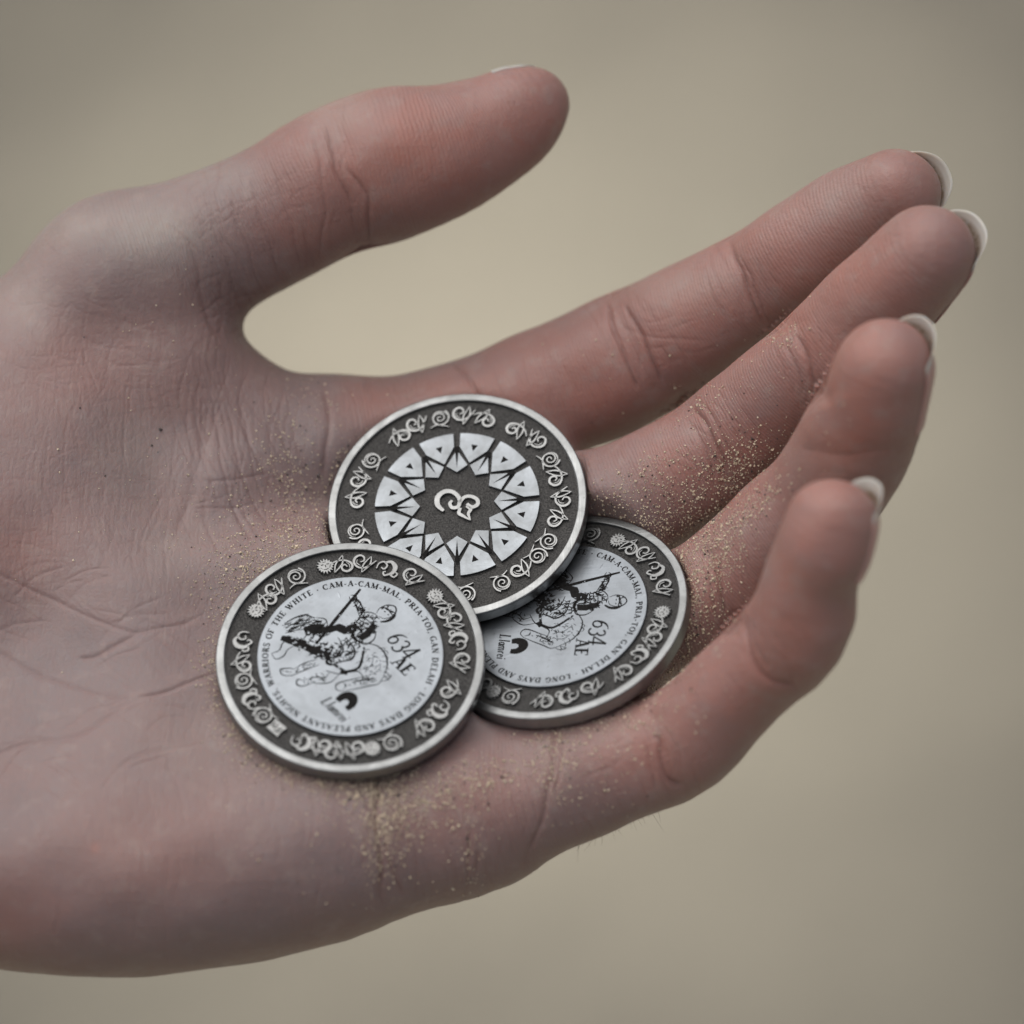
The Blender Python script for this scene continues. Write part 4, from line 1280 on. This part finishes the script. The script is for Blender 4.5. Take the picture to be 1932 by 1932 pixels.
def star_design(root):
    R = COIN_R
    band = [("curl", 127, 0), ("vine", 115, 0), ("spiral", 102, 0), ("vine", 89, 0), ("curl", 76, 0), ("curl", 56, 1), ("vine", 43, 1), ("spiral", 28, 0), ("curl", 16, 0),
            ("vine", 2, 1), ("curl", -11, 0), ("spiral", -26, 0), ("spiral", -37.5, 1), ("curl", -49, 0), ("spiral", -62, 0), ("spiral", -83, 1), ("curl", -98, 1), ("spiral", -112, 0),
            ("vine", -128, 0), ("curl", -140, 1), ("spiral", 148, 1), ("vine", 161, 0), ("curl", 174, 1), ("spiral", 195, 1), ("curl", 208, 0)]
    for kind, a, fl in band:
        place_motif(root, kind, a - 2.4, bool(fl), 0.95 if kind != "spiral" else 0.90, random.uniform(-8, 8), 0.80)
    r1 = 0.6436 * R
    pol = lambda r, deg: np.array([r * math.cos(math.radians(deg)), r * math.sin(math.radians(deg))])
    z0, z1 = Z_FIELD, COIN_T - 0.07
    def inset(poly, g):
        n = len(poly)
        out = []
        for i in range(n):
            a, b, c = poly[i - 1], poly[i], poly[(i + 1) % n]
            e1, e2 = (b - a) / np.linalg.norm(b - a), (c - b) / np.linalg.norm(c - b)
            n1, n2 = np.array([-e1[1], e1[0]]), np.array([-e2[1], e2[0]])
            m = n1 + n2
            out.append(b + m / max(m @ n1, 0.3) * g * 1.0)
        return out
    g = 0.0105 * r1
    # outer plate spanning one twelfth, inner kite on each spoke
    half = math.degrees(0.03)
    arc = [pol(r1, a) for a in np.linspace(half, 30 - half, 7)]
    plate = [pol(0.80 * r1, 0) + np.array([0, 0.022 * r1])] + arc
    q = pol(0.80 * r1, 30)
    plate += [q - np.array([-math.sin(math.radians(30)), math.cos(math.radians(30))]) * 0.022 * r1, pol(0.562 * r1, 15)]
    B = Build()
    B.plate(inset(plate, g), z0, z1, 0, 0.015)
    plate_me = B.mesh("petal_plate", [M_PLATE])
    B = Build()
    c = pol(0.80 * r1, 15)
    ax, ay = pol(1, 15), pol(1, 105)
    B.plate([c - ax * 0.055 * r1, c + ax * 0.035 * r1 + ay * 0.042 * r1, c + ax * 0.035 * r1 - ay * 0.042 * r1], z1 - 0.01, z1 + 0.012, 0)
    tri_me = B.mesh("triangle_mark", [M_INK])
    B = Build()
    kite = [pol(0.775 * r1, 0), pol(0.552 * r1, 15), pol(0.43 * r1, 0), pol(0.552 * r1, -15)]
    B.plate(inset(kite, g), z0, z1 - 0.004, 0, 0.015)
    kite_me = B.mesh("kite_plate", [M_PLATE])
    B = Build()
    B.plate([pol(0.80 * r1, 1.9), pol(0.50 * r1, 0), pol(0.80 * r1, -1.9)], z1 - 0.012, z1 + 0.01, 0)
    spike_me = B.mesh("spike_mark", [M_INK])
    for k in range(12):
        a = math.radians(30 * k)
        p = link_mesh("petal_plate", plate_me, None, root)
        p.rotation_euler = (0, 0, a)
        link_mesh("triangle_mark", tri_me, None, p)
        p = link_mesh("kite_plate", kite_me, None, root)
        p.rotation_euler = (0, 0, a)
        link_mesh("spike_mark", spike_me, None, p)
    # central scroll with a small pointed leaf
    B = Build()
    K = 1.0 / 573 * r1
    def st(pts, ws):
        p = spline([((x - 937) * K, -(y - 821) * K / 0.866) for x, y in pts], 5)
        B.ribbon(p, [w * K for w in np.interp(np.linspace(0, 1, len(p)), np.linspace(0, 1, len(ws)), ws)], z0, z1)
    st([(845, 862), (805, 820), (805, 765), (850, 730), (905, 735), (945, 770), (958, 805)], [22, 42, 44, 40, 36, 34, 34])
    st([(958, 800), (945, 840), (905, 845), (888, 815), (905, 795)], [34, 32, 30, 28, 22])
    st([(955, 815), (985, 780), (1030, 775), (1075, 800), (1078, 835), (1040, 850), (1005, 825)], [30, 30, 30, 32, 34, 32, 26])
    st([(960, 850), (950, 885), (975, 905), (1030, 940)], [26, 30, 26, 6])
    st([(1000, 840), (1030, 865), (1015, 895), (1030, 940)], [22, 30, 26, 6])
    link_mesh("scroll_emblem", B.mesh("scroll_emblem", [M_RELIEF]), None, root)

r1 = coin_root("coin", COIN_RIDER, "pewter coin engraved with a mounted rider, lying on top beside the heel of the palm")
coin_body(r1, True)
rider_design(r1)
r2 = coin_root("coin", COIN_STAR, "pewter coin with a twelve-petal star and small scroll emblem at its centre")
coin_body(r2, False)
star_design(r2)
r3 = coin_root("coin", COIN_UNDER, "pewter rider coin lying half under the star coin, against the finger roots")
coin_body(r3, True)
rider_design(r3)

# ------------------------------------------------------------------ sand grains clinging to the skin
def coin_hidden(p):
    """true where a sight line to p passes through a coin"""
    eye = np.array([0, 0, DIST])
    d = p - eye
    for c in COINS:
        t = ((c.top - eye) @ c.n) / (d @ c.n)
        if 0 < t < 1.0:
            q = eye + d * t - c.top
            if q @ q < (COIN_R + 0.1) ** 2:
                return True
    return False

SANDY = [  # (u, v, su, sv, turn degrees, count)
    (560, 970, 28, 70, 8, 420), (500, 1040, 60, 35, 30, 380), (440, 1090, 40, 30, 30, 150), (540, 860, 30, 60, 0, 90), (590, 760, 30, 40, 0, 60), (430, 990, 70, 60, 0, 110),
    (1180, 930, 60, 25, 30, 260), (1290, 930, 90, 40, 35, 420), (1390, 880, 45, 25, 35, 420), (1240, 990, 50, 22, 25, 380), (1330, 980, 50, 20, 38, 260), (1300, 870, 60, 30, 30, 120),
    (1350, 1030, 40, 26, 35, 340), (1420, 955, 40, 14, 40, 200), (1340, 1090, 30, 50, 0, 240), (1330, 1180, 22, 30, 0, 70),
    (1480, 640, 20, 14, 45, 50), (1380, 760, 60, 60, 0, 60), (1320, 770, 50, 12, 35, 60),
    (600, 1470, 70, 22, -25, 300), (690, 1480, 40, 22, 0, 300), (740, 1510, 34, 45, 0, 520), (718, 1570, 16, 55, 0, 300), (830, 1500, 60, 26, 15, 300), (920, 1460, 60, 22, 15, 200), (800, 1560, 70, 50, 0, 120),
    (1040, 1420, 24, 50, 5, 260), (1110, 1380, 70, 20, 15, 160), (1220, 1300, 60, 20, 35, 160), (1180, 1360, 70, 40, 20, 120), (1090, 1480, 80, 40, 20, 90), (885, 1620, 12, 40, 0, 50),
    (640, 1540, 120, 70, 0, 120), (420, 1280, 20, 70, 0, 60), (470, 1420, 30, 40, -40, 80), (1560, 800, 60, 120, 0, 30), (1200, 700, 160, 60, -25, 40), (380, 620, 120, 120, 0, 25), (300, 900, 160, 160, 0, 50),
]

def build_grains():

    tree = BVHTree.FromPolygons([tuple(v) for v in HV], [tuple(int(i) for i in f) for f in HF])
    eye = Vector((0, 0, DIST))
    base = [(1, 0, 0), (-1, 0, 0), (0, 1, 0), (0, -1, 0), (0, 0, 1), (0, 0, -1)]
    bf = [(0, 2, 4), (2, 1, 4), (1, 3, 4), (3, 0, 4), (2, 0, 5), (1, 2, 5), (3, 1, 5), (0, 3, 5)]
    base = np.array(base, float)
    V, F, M = [], [], []
    rims = []
    for c, a0, a1, cnt in ((COIN_RIDER, 100, 300, 900), (COIN_STAR, 120, 215, 350), (COIN_UNDER, -70, 75, 700)):
        for _ in range(cnt):                        # grains swept against the coin edges
            a = math.radians(rng.uniform(a0, a1))
            rad = COIN_R + abs(rng.normal(0.2, 1.3))
            q = c.base + rad * (math.cos(a) * c.L + math.sin(a) * c.M)
            uvq = project(q[None])[0]
            rims.append((uvq[0], uvq[1], 3, 3, 0, 1))
    for u, v, su, sv, turn, cnt in SANDY + rims:
        ca, sa = math.cos(math.radians(turn)), math.sin(math.radians(turn))
        if 1150 < u < 1450 and v < 1000:
            cnt = cnt * 0.7
        for _ in range(int(cnt * 1.5)):
            a, b = rng.normal(0, su), rng.normal(0, sv)
            if rng.random() < 0.25:                 # small clumps
                a, b = round(a / 9) * 9 + rng.normal(0, 2.2), round(b / 9) * 9 + rng.normal(0, 2.2)
            uu, vv = u + a * ca + b * sa, v - a * sa + b * ca
            q = P(uu, vv, 0)
            d = (Vector(q) - eye).normalized()
            hit, nor, _i, _d = tree.ray_cast(eye, d)
            if hit is None:
                continue
            p = np.array(hit)
            if coin_hidden(p):
                continue
            r = min(0.30, max(0.055, rng.lognormal(-2.25, 0.42)))
            dark = rng.random() < 0.09
            Q = rng.normal(size=(3, 3))
            Q, _r = np.linalg.qr(Q)
            sc = r * rng.uniform(0.7, 1.25, 3)
            k = len(V)
            c = p + np.array(nor) * r * 0.2
            for w in (base * sc * rng.uniform(0.8, 1.15, (6, 1))) @ Q.T:
                V.append(c + w)
            F += [(k + i, k + j, k + l) for i, j, l in bf]
            M += [1 if dark else 0] * 8
    o0 = to_world(P(700, 1100, 0))
    me = mesh_from("sand_grains", to_world(np.array(V)) - o0, F, False, [M_GRAIN_TAN, M_GRAIN_DARK], M)
    o = link_mesh("sand_grains", me, None)
    o.location = Vector(o0)
    o["kind"] = "stuff"
    o["label"] = "fine tan sand grains with dark specks clinging to the palm and fingers"
    o["category"] = "sand"
build_grains()

# ------------------------------------------------------------------ fine hairs on the outer edge of the hand
def build_hairs():
    V, F = [], []
    for i in range(34):
        s = rng.random()
        u, v = 1085 + 150 * s, 1592 - 66 * s
        d0 = 8 + rng.uniform(-4, 4)
        p = P(u, v - 10, d0)
        direc = np.array([rng.normal(0.1, 0.5), -1.0, rng.normal(-0.1, 0.4)])
        direc /= np.linalg.norm(direc)
        ln = rng.uniform(1.2, 3.4)
        curl = rng.normal(0, 0.5, 3)
        pts = [p + direc * ln * t + curl * ln * t * t * 0.5 for t in np.linspace(0, 1, 6)]
        k = len(V)
        for j, q in enumerate(pts):
            w = 0.04 * (1 - 0.7 * j / 5)
            for a in range(3):
                V.append(q + np.array([math.cos(a * 2.094), 0.2 * math.sin(a * 2.094), math.sin(a * 2.094)]) * w)
        for j in range(5):
            for a in range(3):
                b = (a + 1) % 3
                F.append((k + j * 3 + a, k + j * 3 + b, k + j * 3 + 3 + b, k + j * 3 + 3 + a))
    me = mesh_from("fine_hair", to_world(np.array(V)) - HORG, F, True)
    o = link_mesh("fine_hair", me, M_HAIR, HAND)
    o["kind"] = "stuff"
build_hairs()
